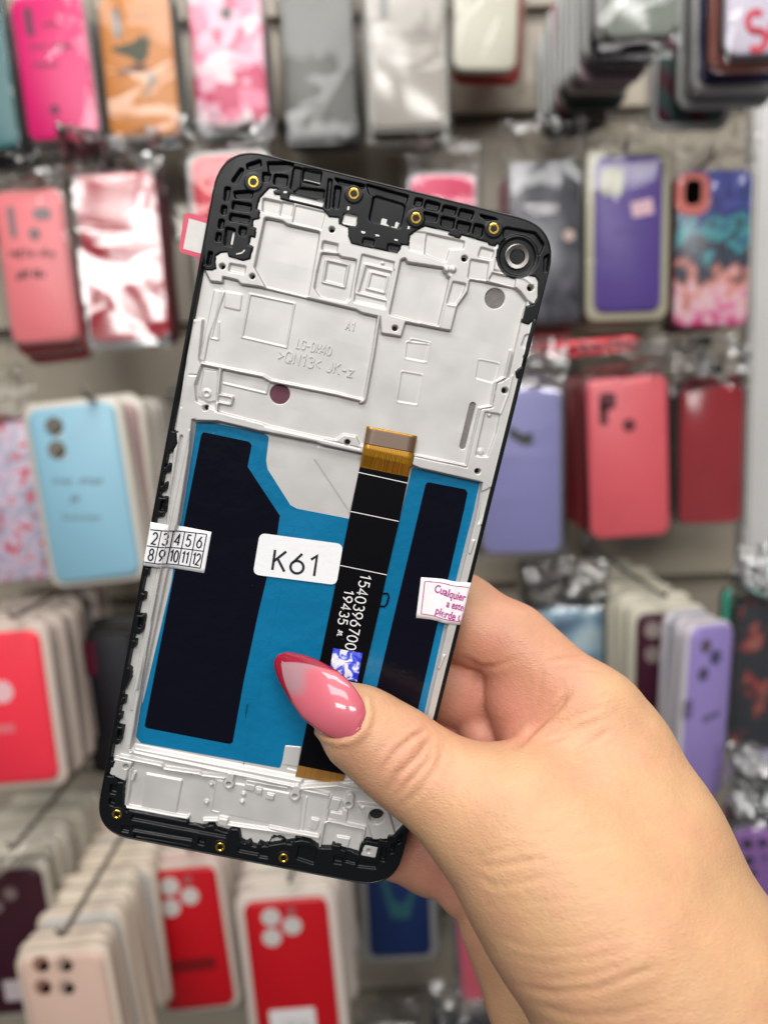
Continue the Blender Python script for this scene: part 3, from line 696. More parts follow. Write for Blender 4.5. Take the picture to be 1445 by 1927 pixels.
ge = sticker('gold_end', [gq[0], gq[1], gq[2], gq[3]], RISE, M['flex_gold'], 8, 40, th=.12); ge.parent = FLX
gq = Q(4, (187, 527), (513, 591), (494, 692), (164, 632), z=-.2)
cp = sticker('connector_pad', gq, lambda x, y: RISE(x, y) + .07, M['flex_brown'], 6, 16, th=.06); cp.parent = FLX
strip('copper_tail', Q(8, (293, 868), (612, 932), (595, 1002), (274, 944), z=zc), -1.75, zc + .03, M['flex_tail'], FLX)
for t in (.18, .3, .42, .46, .5, .55, .72, .85):
    p0 = Vector(Q1(8, 293 + 319 * t, 868 + 64 * t, z=zc)); p1 = Vector(Q1(8, 274 + 321 * t, 944 + 58 * t, z=zc))
    fline([p0, p1], .09, zc, zc + .045, M['trace'], 'copper_line', FLX)
rr = random.Random(5)
def trace(*q):                               # thin copper trace that follows the rise of the cable end
    pts = Q(4, *q, z=-.2); V = []; F = []
    pp = []
    for (xa, ya), (xb, yb) in zip(pts[:-1], pts[1:]): pp += [(xa + (xb - xa) * k / 12, ya + (yb - ya) * k / 12) for k in range(12)]
    pp.append(pts[-1])
    for i, (x, y) in enumerate(pp):
        x2, y2 = pp[min(i + 1, len(pp) - 1)]; x1, y1 = pp[max(i - 1, 0)]; l = math.hypot(x2 - x1, y2 - y1) + 1e-9
        nx, ny = -(y2 - y1) / l * .05, (x2 - x1) / l * .05
        V += [(x + nx, y + ny, RISE(x + nx, y + ny) + .03), (x - nx, y - ny, RISE(x - nx, y - ny) + .03)]
    for i in range(len(pp) - 1): F.append((2 * i, 2 * i + 1, 2 * i + 3, 2 * i + 2))
    link('copper_line', mesh_py('copper_line', V, F), M['trace'], FLX)
for i in range(26):
    t = .04 + .92 * i / 25
    x0, y0 = 164 + 330 * t, 638 + 60 * t
    x1, y1 = 136 + 328 * t, 790 + 68 * t
    s = rr.uniform(.0, .10) * (1 if i % 3 else -1) if 5 < i < 22 else .0
    xb, yb = x0 + (x1 - x0) * .6 + 330 * s, y0 + (y1 - y0) * .6 + 62 * s
    trace((x0, y0), (x0 + (x1 - x0) * .2, y0 + (y1 - y0) * .2), (min(xb, 478), yb), (min(max(x1 + 330 * s, 140), 462), y1 + 60 * s))
for c, q in ((4, ((122, 826), (458, 900))), (4, ((70, 1092), (398, 1160))), (6, ((287, 375), (606, 440)))):
    fline(Q(c, *q, z=zc), .17, zc - .01, zc + .02, M['white_ink'], 'white_line', FLX)
cc = Q1(6, 515, 208, z=zc)
part('pressed_ring', lathe('pressed_ring', [(4.35, zc + .0), (4.35, zc + .05), (4.2, zc + .05), (4.2, zc)], cc, 48), M['flex_black'], FLX)
lp = Q(6, (578, 568), (612, 568), (620, 590), (606, 640), (590, 656), (556, 655), z=zc)
fline(lp, .42, -1.8, zc - .05, M['flex_black'], 'cable_loop', FLX)

def text(body, size, m, parent, origin, angle=0., depth=.012, name='lettering', sx=1., warp=None, align='LEFT', ext=0.006, bold=0.):
    cu = bpy.data.curves.new(name, 'FONT'); cu.body = body; cu.size = size; cu.extrude = ext; cu.align_x = align; cu.align_y = 'CENTER'
    cu.offset = bold; cu.resolution_u = 3
    tmp = bpy.data.objects.new('t', cu); COL.objects.link(tmp)
    bpy.context.view_layer.update()
    me = bpy.data.meshes.new_from_object(tmp.evaluated_get(bpy.context.evaluated_depsgraph_get()))
    bpy.data.objects.remove(tmp); bpy.data.curves.remove(cu); me.name = name
    ca, sa = math.cos(angle), math.sin(angle)
    for v in me.vertices:
        x, y = v.co.x * sx, v.co.y
        X, Y = origin[0] + x * ca - y * sa, origin[1] + x * sa + y * ca
        v.co = (X, Y, origin[2] + v.co.z + (warp(X, Y) if warp else 0))
    me.materials.clear(); me.materials.append(m)
    return link(name, me, None, parent)
def tangle(c, a, b, z=0.):
    p, q = Q(c, a, b, z=z); return math.atan2(q[1] - p[1], q[0] - p[0])
an = tangle(6, (490, 445), (385, 935), zc)
o_ = Q1(6, 465, 440, z=zc); stroke_text('1540396700', 2.5, .27, M['white_ink'], FLX, (*o_, zc + .02), an, sx=.98, gap=.2)
o_ = Q1(6, 352, 545, z=zc); stroke_text('19435', 2.2, .27, M['white_ink'], FLX, (*o_, zc + .02), an, sx=1.06, gap=.2)
o_ = Q1(6, 293, 815, z=zc); stroke_text('JYL', 1.1, .17, M['white_ink'], FLX, (*o_, zc + .02), an, gap=.1, sx=.8)
strip('code_label', Q(6, (243, 938), (442, 972), (405, 1165), (212, 1130), z=zc), zc, zc + .04, M['blue_ink'], FLX).__setitem__('label', 'small white label smeared with blue ink')
# cast lettering on the plate
MET = [o for o in phone.children if o.name.startswith('midplate')][0]
for body, c, x, y, s, sx in (('A1', 1, 1125, 1235, 2.2, .9), ('LG-DH40', 3, 935, 165, 2.5, .78), ('>QN13< JK-z', 3, 808, 243, 3.0, .98)):
    stroke_text(body, s * .8, .3, M['metal'], MET, (*Q1(c, x, y, z=FL), FL + .02), .0, sx=sx, th=.2, name='cast_lettering')

# stickers on the frame
zk = -1.38
k61 = part('label_sticker', slab('label_sticker', rounded([P(489, 1003, zk), P(646, 1024, zk), P(633, 1101, zk), P(476, 1081, zk)], [1.6, 1.6, 1.6, 1.6], 7), zk - .1, zk), M['paper'], label='white rounded sticker printed K61')
t0, t1 = P(512, 1053, zk), P(600, 1066, zk)
stroke_text('K61', 4.9, .62, M['black_ink'], k61, (t0[0] + .1, t0[1], zk + .02), math.atan2(t1[1] - t0[1], t1[0] - t0[0]), sx=1.08, gap=.2)
def prof(knots):
    ks = np.array(knots)
    def f(x, y): return float(np.interp(x, ks[:, 0], ks[:, 1]))
    return f
# calendar sticker folded round the left rail
xl = P(288, 987)[0]
zs = prof([(-.25, -4.0), (-.2, -1), (-.05, .1), (.3, .42), (1.4, .45), (2.4, .25), (3.3, .35), (4.2, -.2), (5.6, -1.3), (7, -1.65), (9, -1.75), (20, -1.75)])
tl, tr, br, bl = Q(5, (180, 165), (562, 230), (512, 512), (130, 450))
tl = (-.1, tl[1] + .35); bl = (-.1, bl[1])
cal = sticker('calendar_sticker', [tl, tr, br, bl], zs, M['paper'], 40, 8, label='white warranty sticker with a grid of month numbers')
ang = math.atan2(tr[1] - tl[1], tr[0] - tl[0])
wv = lambda x, y: zs(x, y)
grid = [Q(5, (185, 205), (530, 245), (485, 478), (137, 425))][0]
G = lambda u, v: tuple((Vector(grid[0]) * (1 - u) + Vector(grid[1]) * u) * (1 - v) + (Vector(grid[3]) * (1 - u) + Vector(grid[2]) * u) * v)
def gline(u0, v0, u1, v1, wd, name, m, parent, zfn, GG):
    V = []; F = []; n = 24
    p0, p1 = Vector(GG(u0, v0)), Vector(GG(u1, v1)); d = (p1 - p0).normalized(); nn = Vector((-d.y, d.x)) * wd / 2
    for i in range(n + 1):
        p = p0.lerp(p1, i / n)
        for s in (-1, 1):
            q = p + nn * s; V.append((q.x, q.y, zfn(q.x, q.y) + .06))
    for i in range(n): F.append((2 * i, 2 * i + 2, 2 * i + 3, 2 * i + 1))
    return link(name, mesh_py(name, V, F), m, parent)
for v in (0, .5, 1): gline(-.07, v, 1, v, .25, 'grid_line', M['black_ink'], cal, zs, G)
us = [.145, .355, .565, .785, 1.0]
for u in us: gline(u, 0, u, 1, .25, 'grid_line', M['black_ink'], cal, zs, G)
cols = [.048, .246, .458, .672, .89]
for row, words in enumerate((('2', '3', '4', '5', '6'), ('8', '9', '10', '11', '12'))):
    for u, wd in zip(cols, words):
        p = G(u, .25 + .5 * row)
        stroke_text(wd, 2.75, .34, M['black_ink'], cal, (p[0], p[1], .05), ang - .03, sx=.66 if len(wd) == 1 else .54, warp=wv, align='CENTER', gap=.14)
# warranty sticker folded round the right rail
zs2 = prof([(50, -1.72), (66.5, -1.72), (69.2, -1.6), (70.5, -1.0), (71.6, .1), (72.6, .4), (74, .3), (75.6, .45), (76.1, .2), (76.25, -.6), (76.45, -4.5)])
tl, tr, br, bl = Q(6, (842, 468), (1212, 498), (1150, 786), (808, 746))
tr = (76.35, tr[1]); br = (76.35, br[1])
war = sticker('warranty_sticker', [tl, tr, br, bl], zs2, M['paper'], 44, 8, label='white sticker with magenta lettering folded over the right edge')
g2 = Q(6, (868, 494), (1200, 525), (1145, 762), (842, 718)); G2 = lambda u, v: tuple((Vector(g2[0]) * (1 - u) + Vector(g2[1]) * u) * (1 - v) + (Vector(g2[3]) * (1 - u) + Vector(g2[2]) * u) * v)
gline(0, 0, 1, 0, .2, 'border_line', M['magenta_ink'], war, zs2, G2); gline(0, 1, 1, 1, .2, 'border_line', M['magenta_ink'], war, zs2, G2); gline(0, 0, 0, 1, .2, 'border_line', M['magenta_ink'], war, zs2, G2)
a2 = tangle(6, (940, 535), (1170, 578))
for body, x, y, s, sx in (('Cualquier v', 935, 545, 2.75, .68), ('a este s', 1012, 634, 2.6, .68), ('pierde G', 940, 692, 2.75, .68)):
    p = Q1(6, x, y); tx = text(body, s, M['magenta_ink'], war, (p[0], p[1], .04), a2 - .06, sx=sx, warp=lambda x, y: zs2(x, y), bold=.07)
    for v in tx.data.vertices:               # letters past the edge follow the fold down the side
        if v.co.x > 76.2: v.co.z = -.6 - (v.co.x - 76.2); v.co.x = 76.42
# pink tag stuck behind the left edge
tg = part('security_tag', slab('security_tag', rounded([P(348, 398, -4), P(420, 418, -4), P(398, 492, -4), P(336, 474, -4)], [1.3, .2, .2, 1.3], 6), -4.2, -4.0), M['pink_paper'], label='pink bordered tag sticking out behind the left edge')
part('tag_print', slab('tag_print', [P(356, 411, -3.98), P(412, 427, -3.98), P(392, 481, -3.98), P(345, 468, -3.98)], -4.0, -3.97), M['grey_print'], tg)

# ================================================================== SLAT WALL
WALLY = 1.0
SL = 0.118
z_ref = on_y(940, 212, WALLY).z              # one visible groove fixes the rhythm of the slats
wallbm = bmesh.new()
xr = on_y(1392, 700, WALLY).x                # the slats end here at a painted pillar
grid = [z_ref + SL * k for k in range(-11, 7)]
for z0, z1 in zip(grid[:-1], grid[1:]):
    # each slat: a board with a lipped groove above it
    prof = [(0.012, z0), (0.0, z0 + .002), (0.0, z1 - .018), (-.002, z1 - .016), (-.002, z1 - .014), (.006, z1 - .014), (.012, z1 - .012)]
    a = [wallbm.verts.new((-1.3, WALLY + y, z)) for y, z in prof]; b = [wallbm.verts.new((xr, WALLY + y, z)) for y, z in prof]
    for i in range(len(prof) - 1): wallbm.faces.new((a[i], b[i], b[i + 1], a[i + 1]))
me = bpy.data.meshes.new('slat_wall'); wallbm.to_mesh(me); wallbm.free()
wall = link('slat_wall', me, M['wall'])
tag(wall, 'beige slatted display wall with dark grooves behind all the phone cases', 'wall')
gr = bmesh.new(); bmesh.ops.create_cube(gr, size=1)
for v in gr.verts: v.co = Vector((v.co.x * (1.3 + xr) + (xr - 1.3) / 2, v.co.y * .01 + WALLY + .018, v.co.z * 1.8 + (grid[0] + grid[-1]) / 2))
me = bpy.data.meshes.new('groove_back'); gr.to_mesh(me); gr.free(); link('groove_back', me, M['groove'], wall)
pbm = bmesh.new(); bmesh.ops.create_cube(pbm, size=1)
for v in pbm.verts: v.co = Vector((v.co.x * .6 + xr + .302, v.co.y * .3 + WALLY + .13, v.co.z * 2.6 + 1.45))
bmesh.ops.bevel(pbm, geom=pbm.edges[:], offset=.004, segments=2, affect='EDGES')
me = bpy.data.meshes.new('pillar'); pbm.to_mesh(me); pbm.free()
tag(link('pillar', me, M['pillar']), 'plain pale grey painted pillar at the right end of the slats', 'pillar')

# ================================================================== PHONE CASES ON HOOKS
def case_mesh(name, w, h, t, r, bev):
    """rounded slab standing in the xz plane, front face at y = 0, centred"""
    loops = []
    for ins, y in ((bev, 0), (bev * .3, bev * .3), (0, bev), (0, t - bev * .5), (bev * .6, t)):
        loops.append([(x, y, z) for x, z in rrect(-w / 2 + ins, -h / 2 + ins, w / 2 - ins, h / 2 - ins, max(.001, r - ins), 5)])
    n = len(loops[0]); V = [p for l in loops for p in l]; F = [tuple(range(n))[::1]]
    for k in range(len(loops) - 1):
        for i in range(n):
            j = (i + 1) % n; F.append((k * n + j, k * n + i, (k + 1) * n + i, (k + 1) * n + j))
    F.append(tuple(reversed(range((len(loops) - 1) * n, len(loops) * n))))
    return mesh_py(name, V, F)
def sleeve_mesh(name, w, h, t, top, seed, amp=.0022, body=.2):
    """crinkled clear pouch around a case with an empty flap above it"""
    g = np.random.default_rng(seed); nx, nz_ = 30, 56
    u = np.linspace(-1, 1, nx); v = np.linspace(0, 1, nz_)
    U, V_ = np.meshgrid(u, v, indexing='ij')
    X = U * (w / 2 + .004); Z = -h / 2 - .004 + V_ * (h + top + .006)
    D = np.zeros_like(X)
    for k in range(34):
        a = g.uniform(0, math.pi) if k % 3 else g.normal(math.pi / 2, .25)
        px, pz = g.uniform(-w / 2, w / 2), g.uniform(-h / 2, h / 2 + top)
        if k % 2: pz = g.uniform(h / 2 - .01, h / 2 + top); 
        d = (X - px) * math.cos(a) + (Z - pz) * math.sin(a); s = -(X - px) * math.sin(a) + (Z - pz) * math.cos(a)
        D += g.normal(0, 1) * np.exp(-np.abs(d) / g.uniform(.003, .012)) * np.exp(-(s / g.uniform(.012, .05)) ** 2)
    flap = np.clip((Z - h / 2 + .004) / .012, 0, 1)
    D = D + g.normal(size=D.shape) * (.30 * flap + .22 * (np.abs(U) > .86) * (1 - flap))
    D = D * amp * (body + 2.2 * flap)
    yf = -.0018 - np.abs(D) * .0 + np.minimum(D, .001) - .002
    yf = yf * (1 - flap) + (t * .35 + D * 1.6) * flap
    edge = np.clip((1 - np.abs(U)) / .09, 0, 1)
    yf = yf * edge + (t * .5) * (1 - edge)
    yb = np.where(flap > 0, yf * flap + (t + .003) * (1 - flap) + .0012, t + .003); yb = yb * edge + (t * .5 + .0003) * (1 - edge)
    Vv = np.r_[np.c_[X.ravel(), yf.ravel(), Z.ravel()], np.c_[X.ravel(), yb.ravel(), Z.ravel()]]
    F = []
    for o, fl in ((0, 0), (nx * nz_, 1)):
        i, j = np.meshgrid(np.arange(nx - 1), np.arange(nz_ - 1), indexing='ij')
        a = (o + i * nz_ + j).ravel(); q = np.c_[a, a + nz_, a + nz_ + 1, a + 1]
        F.append(q[:, ::-1] if fl else q)
    return mesh_np(name, Vv, np.concatenate(F))
ALB = .84                                    # printed colours read off a bright photo, taken down to surface colours
def setcol(o, c): o.color = (*[q * ALB for q in c], 1); return o
WHITE = (.70, .69, .66); CLEAR = (.55, .55, .52); DARK = (.02, .02, .022)
CASES = []
SHORT = {}
def case(label, x0, y0, x1, y1, Y, color, rot=0., yaw=0., gloss=False, m=None, liner=WHITE, rim=.0, feats=(), sleeve=.03, hazy=False, body=.2, rimz=None, glare=False,
         n=0, cols=(), step=.016, rear=None, dz=0., seed=0, amp=.0022, rearlab=None):
    """one packaged phone case placed where its front stands, and n more of its stack behind it"""
    C0 = on_y((x0 + x1) / 2, (y0 + y1) / 2, Y)
    dep = -(CAMMAT.inverted() @ C0).z
    w, h = (x1 - x0) * dep / FPX, (y1 - y0) * dep / FPX / math.cos(R(8))
    t = .0095
    rt = empty('phone_case', Matrix.Translation(C0) @ Matrix.Rotation(R(yaw), 4, 'Z') @ Matrix.Rotation(R(rot), 4, 'Y'))
    tag(rt, label, 'phone case')
    bpy.context.view_layer.update()
    sh = link('shell', case_mesh('shell', w, h, t, .0105, .0022), m or M['shell_gloss' if gloss else 'shell'], rt, True); setcol(sh, color)
    kids = [sh]
    if rim:
        li = link('liner', case_mesh('liner', w + 2 * rim, h + 2 * (rim if rimz is None else rimz), .007, .0125, .002), M['liner'], rt, True); setcol(li, liner); li.location.y = .0035; kids.append(li)
    if n:
        for k in range(n):
            r2 = bpy.data.objects.new('phone_case', None); COL.objects.link(r2); r2.empty_display_size = .01
            off = Vector((random.uniform(-.005, .005), step * (k + 1) + random.uniform(-.3, .3) * step, random.uniform(-.005, .005) + dz * (k + 1)))
            r2.matrix_world = Matrix.Translation(off) @ rt.matrix_world @ Matrix.Rotation(R(random.uniform(-2.6, 2.6)), 4, 'Y')
            sh_ = rearlab or label
            for wd in (' with ', ' cut ', ' printed ', ' in ', ' hanging', ' under', ' half', ' heading', ' showing', ' right', ' beside', ' at ', ' behind ', ' turned', ' peeking'): sh_ = sh_.split(wd)[0] if not rearlab else sh_
            tag(r2, 'case hanging in the stack behind the ' + sh_, 'phone case', 'stack behind the ' + sh_)
            cc = cols[k % len(cols)] if cols else color
            for ch in kids:
                c = ch.copy(); COL.objects.link(c); c.parent = r2
                if ch is sh:
                    c.data.materials[0] = c.data.materials[0]
                    setcol(c, cc)
        if m:                                # rear members never carry the printed pattern of the front one
            me2 = sh.data.copy(); me2.materials[0] = M['shell']
            for o in list(COL.objects):
                if o.parent and o.data == sh.data and o is not sh: o.data = me2
    inv = rt.matrix_world.inverted()
    def loc(px, py):
        o = inv @ CAMLOC; d = inv.to_3x3() @ ray(px, py); s = -o.y / d.y; return (o.x + d.x * s, o.z + d.z * s)
    for f in feats:
        nm, shp, *a = f
        c = a[-1]
        hgt = .0006
        if shp == 'o':                       # round: x, y, r
            (x, z) = loc(a[0], a[1]); r = a[2] * dep / FPX
            pts = [(x + r * math.cos(q * math.pi / 10), z + r * math.sin(q * math.pi / 10)) for q in range(20)]
        elif shp == 'r':                     # rounded rectangle x0, y0, x1, y1, r
            (xa, za), (xb, zb) = loc(a[0], a[1]), loc(a[2], a[3]); rr_ = a[4] * dep / FPX
            rr_ = min(rr_, abs(xb - xa) * .49, abs(zb - za) * .49)
            pts = rrect(min(xa, xb), min(za, zb), max(xa, xb), max(za, zb), rr_, 4)
        else:                                # polygon
            pts = rounded([loc(*p) for p in a[0]], .0012, 3)
        if nm in ('printed_line', 'printed_picture'): hgt = .00025
        o = link(nm, slab(nm, pts, 0, hgt, lambda x, z, y: (x, -y, z)), c if isinstance(c, bpy.types.Material) else M['ink'], rt)
        if not isinstance(c, bpy.types.Material): setcol(o, c)
        # a ring lip round the openings
    if sleeve is not None:
        sl = link('sleeve', sleeve_mesh('sleeve', w + 2 * rim + .004, h + 2 * rim + .004, t + .004, sleeve, seed + len(CASES) * 13 + 5, amp, body), M['sleeve_glare' if glare else 'sleeve_hazy' if hazy else 'sleeve'], rt, True)
        if glare:                            # this bag leans a little and catches a ceiling panel
            cw = rt.matrix_world.translation
            hv = ((CAMLOC - cw).normalized() + (Vector((-.75, -2.5, 2.75)) - cw).normalized()).normalized()
            q = Vector((0, -1, 0)).rotation_difference(rt.matrix_world.to_3x3().inverted() @ hv)
            sl.rotation_euler = q.to_euler(); sl.location = Vector((0, -.006, 0))
    CASES.append(rt)
    return rt
INK = (.02, .018, .02); LENS = (.62, .58, .55); HOLE = (.03, .03, .035)
def line(x0, y0, x1, y1, c=INK): return ('printed_line', 'r', x0, y0, x1, y1, 3, c)
def words(x0, y, x1, h, k, c=INK, sd=1):
    """a blurred printed or written line: k words, each a run of small upright strokes"""
    g = random.Random(sd); out = []; x = x0; wds = (x1 - x0) / k
    for i in range(k):
        end = x + wds * g.uniform(.72, .88); q = x
        while q < end:
            w_ = h * g.uniform(.16, .30); t = h * g.choice((.28, .28, .5)); l = h * g.choice((.28, .28, .28, .5)); s = h * .12
            out.append(('printed_line', 'p', [(q + s, y - t), (q + w_ + s, y - t * g.uniform(.6, 1)), (q + w_, y + l), (q, y + l * g.uniform(.6, 1))], c)); q += w_ + h * g.uniform(.10, .22)
        x += wds
    return out
PM = {
 'grid': pattern_mat('pink_checks', [(0, s2l(225, 120, 150)), (.25, s2l(215, 165, 182)), (.5, s2l(190, 35, 92)), (.7, s2l(215, 198, 202)), (.85, s2l(190, 50, 95))], 62, 'voronoi'),
 'mandala': pattern_mat('mauve_mandala', [(.34, s2l(190, 60, 85)), (.44, s2l(205, 190, 205)), (.52, s2l(182, 168, 190)), (.60, s2l(150, 165, 180)), (.68, s2l(200, 90, 110))], 60, 'noise', .35, 2, .4),
 'smoke': pattern_mat('dark_smoke', [(.35, (.035, .035, .045)), (.55, (.10, .10, .115)), (.66, (.16, .15, .19))], 22, 'noise', .25, 3, .8),
 'darkflower': pattern_mat('dark_flowers', [(.40, (.015, .02, .03)), (.55, (.03, .03, .04)), (.60, s2l(175, 50, 50)), (.66, s2l(190, 120, 100)), (.72, (.02, .02, .03))], 45, 'noise', .3, 2, .5),
 'stripe': pattern_mat('dark_stripes', [(0, s2l(95, 25, 55)), (.45, s2l(90, 25, 55)), (.55, s2l(60, 90, 88)), (1, s2l(65, 95, 92))], 17, 'wave', .4),
 'scene': pattern_mat('blue_picture', [(.3, s2l(40, 55, 110)), (.46, s2l(150, 185, 205)), (.6, s2l(215, 230, 232)), (.7, s2l(120, 90, 150))], 24, 'noise', .3, 2),
 'grey': pattern_mat('smoked_clear', [(.35, (.05, .052, .046)), (.6, (.085, .085, .075)), (.7, (.11, .11, .10))], 14, 'noise', .4, 2),
}
def galaxy():
    m = mat('galaxy_flowers', rough=.3); nt = m.node_tree; N = nt.nodes; L = nt.links
    tc = N.new('ShaderNodeTexCoord'); sp = N.new('ShaderNodeSeparateXYZ'); L.new(tc.outputs['Object'], sp.inputs[0])
    nz = N.new('ShaderNodeTexNoise'); nz.inputs['Scale'].default_value = 60; nz.inputs['Detail'].default_value = 6; L.new(tc.outputs['Object'], nz.inputs['Vector'])
    md = N.new('ShaderNodeMath'); md.operation = 'MULTIPLY_ADD'; md.inputs[1].default_value = 5.5; md.inputs[2].default_value = .5; L.new(sp.outputs[2], md.inputs[0])
    m2 = N.new('ShaderNodeMath'); m2.operation = 'MULTIPLY_ADD'; m2.inputs[1].default_value = .9; L.new(nz.outputs[0], m2.inputs[0]); L.new(md.outputs[0], m2.inputs[2])
    m3 = N.new('ShaderNodeMath'); m3.operation = 'SUBTRACT'; m3.inputs[1].default_value = .45; L.new(m2.outputs[0], m3.inputs[0])
    r = N.new('ShaderNodeValToRGB'); el = r.color_ramp.elements
    st = [(.02, (190, 50, 110)), (.12, (215, 120, 160)), (.22, (225, 195, 200)), (.32, (215, 140, 130)), (.42, (70, 80, 85)), (.5, (60, 50, 75)), (.60, (85, 165, 170)), (.7, (60, 60, 120)), (.86, (92, 100, 172)), (1, (75, 85, 165))]
    while len(el) < len(st): el.new(.5)
    for e, (p, c) in zip(el, st): e.position = p; e.color = (*s2l(*c), 1)
    L.new(m3.outputs[0], r.inputs[0]); L.new(r.outputs[0], N['Principled BSDF'].inputs['Base Color'])
    return m
PM['galaxy'] = galaxy()
# ---- row 1
case('teal phone case cut off by the left edge of the photo in the top row', -95, -10, 17, 272, .90, s2l(50, 112, 116), rot=-3, n=2, cols=[DARK, (.03, .05, .07)], rim=.002, liner=DARK, dz=-.003)
case('hot pink phone case with black words and a round hole near its foot', 36, 2, 170, 252, .86, s2l(222, 0, 112), rot=-3, n=3, cols=[(.25, .2, .2), (.2, .2, .2)], dz=-.002, rim=.0015, liner=CLEAR,
     feats=[('camera_cutout', 'r', 44, 14, 66, 68, 10, (.10, .015, .05)), ('fingerprint_hole', 'o', 104, 207, 9, (.12, .01, .06))] + words(80, 46, 116, 12, 1) + words(57, 88, 142, 13, 2, sd=4) + words(62, 123, 117, 12, 1, sd=6))
case('orange phone case printed with a dark bird and a shiny lower edge', 195, 2, 329, 248, .86, s2l(205, 130, 55), rot=-1, n=2, cols=[(.05, .07, .06), (.08, .1, .09)], rim=.0015, liner=(.12, .14, .13), amp=.003,
     feats=[('camera_cutout', 'r', 211, 16, 230, 72, 9, (.20, .25, .27)), ('printed_picture', 'p', [(205, 92), (250, 80), (268, 66), (284, 72), (278, 110), (262, 120), (246, 108), (222, 100)], (.06, .065, .03)), ('printed_picture', 'p', [(262, 118), (280, 124), (276, 134), (218, 142), (224, 132)], (.16, .06, .03)), ('printed_picture', 'p', [(284, 134), (298, 148), (284, 166), (276, 184), (270, 180), (280, 158), (276, 142)], (.13, .11, .07))] + words(246, 30, 298, 12, 1, (.3, .13, .05)))
case('pink and white checked phone case with a dark round hole in the top row', 362, -14, 497, 224, .87, (.6, .3, .4), m=PM['grid'], rot=-.5, amp=.0012, n=3, cols=[(.25, .05, .1), (.1, .1, .1)], dz=-.002, rim=.001, liner=CLEAR,
     feats=[('fingerprint_hole', 'o', 426, 25, 12, (.06, .03, .035))])
case('smoky grey transparent phone case in the top row', 532, -20, 668, 240, .88, (.12, .12, .11), m=PM['grey'], gloss=True, n=3, cols=[DARK, (.05, .05, .05)], dz=-.003, rim=.001, liner=(.06, .06, .06), amp=.003)
case('pale grey phone case with two lines of faint print in the top row', 694, -40, 836, 230, .86, s2l(178, 172, 164), gloss=True, n=3, cols=[(.12, .08, .06), (.16, .1, .08)], dz=-.003, rim=.003, liner=(.5, .5, .46),
     feats=words(722, 62, 815, 14, 3, (.22, .2, .2), 3) + words(728, 100, 790, 12, 2, (.24, .22, .22), 5) + [('camera_cutout', 'r', 714, -8, 732, 36, 9, (.18, .18, .18))])
case('cream white phone case hanging in front of a red one', 855, -120, 975, 122, .88, s2l(206, 203, 186), rot=3, rim=.001, liner=(.6, .58, .5), feats=words(902, 88, 932, 6, 1, (.4, .38, .33)))
case('bright red phone case showing only its foot below the cream one', 858, -95, 984, 146, .93, s2l(200, 25, 8), rot=4, sleeve=.02)
case('grey green clear phone case heading the tall stack at the upper right', 1136, -190, 1276, 58, .68, s2l(140, 146, 136), gloss=True, n=13, cols=[(.02, .018, .022), (.025, .02, .03), (.03, .025, .03), (.35, .25, .29), (.05, .05, .05), (.4, .33, .32), (.02, .03, .03), (.03, .05, .05), s2l(160, 70, 100), (.03, .02, .02)], step=.0185, rim=.005, rimz=-.004, liner=(.36, .37, .36), amp=.004)
case('dark phone case with slanted red and green stripes in a white frame', 1240, 40, 1370, 222, .80, (.1, .05, .06), m=PM['stripe'], rim=.006, liner=(.85, .85, .85), rot=2)
case('white phone case with red script lettering at the top right corner', 1368, -120, 1520, 92, .66, s2l(214, 206, 222), rim=.002, liner=(.05, .05, .06), amp=.001)
su = CASES[-1]
case('peach phone case showing its rim below the white scripted one', 1340, -110, 1500, 120, .70, s2l(214, 130, 112), gloss=True, sleeve=.02, rim=.0, amp=.004)
case('navy phone case in a clear bag behind the peach one',  1316, -110, 1490, 146, .74, s2l(28, 50, 100), gloss=True, rim=.004, liner=(.6, .6, .58), rearlab='navy case at the top right', n=2, cols=[(.3, .3, .3)])
# ---- row 2
case('salmon pink phone case with two lines of black writing', 5, 365, 132, 640, .80, s2l(240, 132, 138), rot=-2, n=2, cols=[s2l(150, 30, 45), s2l(180, 50, 65)], dz=-.006, rim=.0018, liner=(.5, .48, .42),
     feats=[('camera_cutout', 'r', 13, 388, 34, 448, 8, (.24, .19, .2)), ('camera_cutout', 'r', 62, 392, 98, 412, 8, (.3, .26, .26)), ('fingerprint_hole', 'o', 66, 440, 11, (.26, .2, .2))] + words(18, 478, 104, 22, 3, INK, 9) + words(32, 518, 92, 22, 2, INK, 11))
case('crimson phone case under a wide white glare on its bag', 154, 334, 306, 636, .76, s2l(186, 30, 52), rot=-1.5, gloss=True, amp=.0045, body=.28, glare=True, rim=.001, liner=(.1, .05, .05), hazy=True, sleeve=.035, n=3, cols=[(.015, .016, .015), (.02, .02, .02)], step=.014)
case('red phone case half hidden by the upper left corner of the held frame',  372, 302, 510, 620, .78, s2l(205, 42, 60), rot=-1, rim=.005, liner=(.5, .5, .48), amp=.003, rearlab='red case at the frame corner', n=2, cols=[DARK])
case('magenta phone case peeking over the top edge of the held frame', 772, 338, 892, 600, .84, s2l(206, 42, 92), rim=.003, liner=(.55, .55, .6), rot=2)
case('smoky dark phone case with a pale swirl right of the held frame', 962, 312, 1092, 602, .80, (.08, .08, .1), m=PM['smoke'], gloss=True, rim=.002, liner=(.2, .2, .2), amp=.003, sleeve=.035, n=2, cols=[s2l(120, 25, 40), s2l(170, 60, 60)], dz=-.008,
     feats=[('fingerprint_hole', 'o', 1070, 443, 11, (.6, .45, .38))])
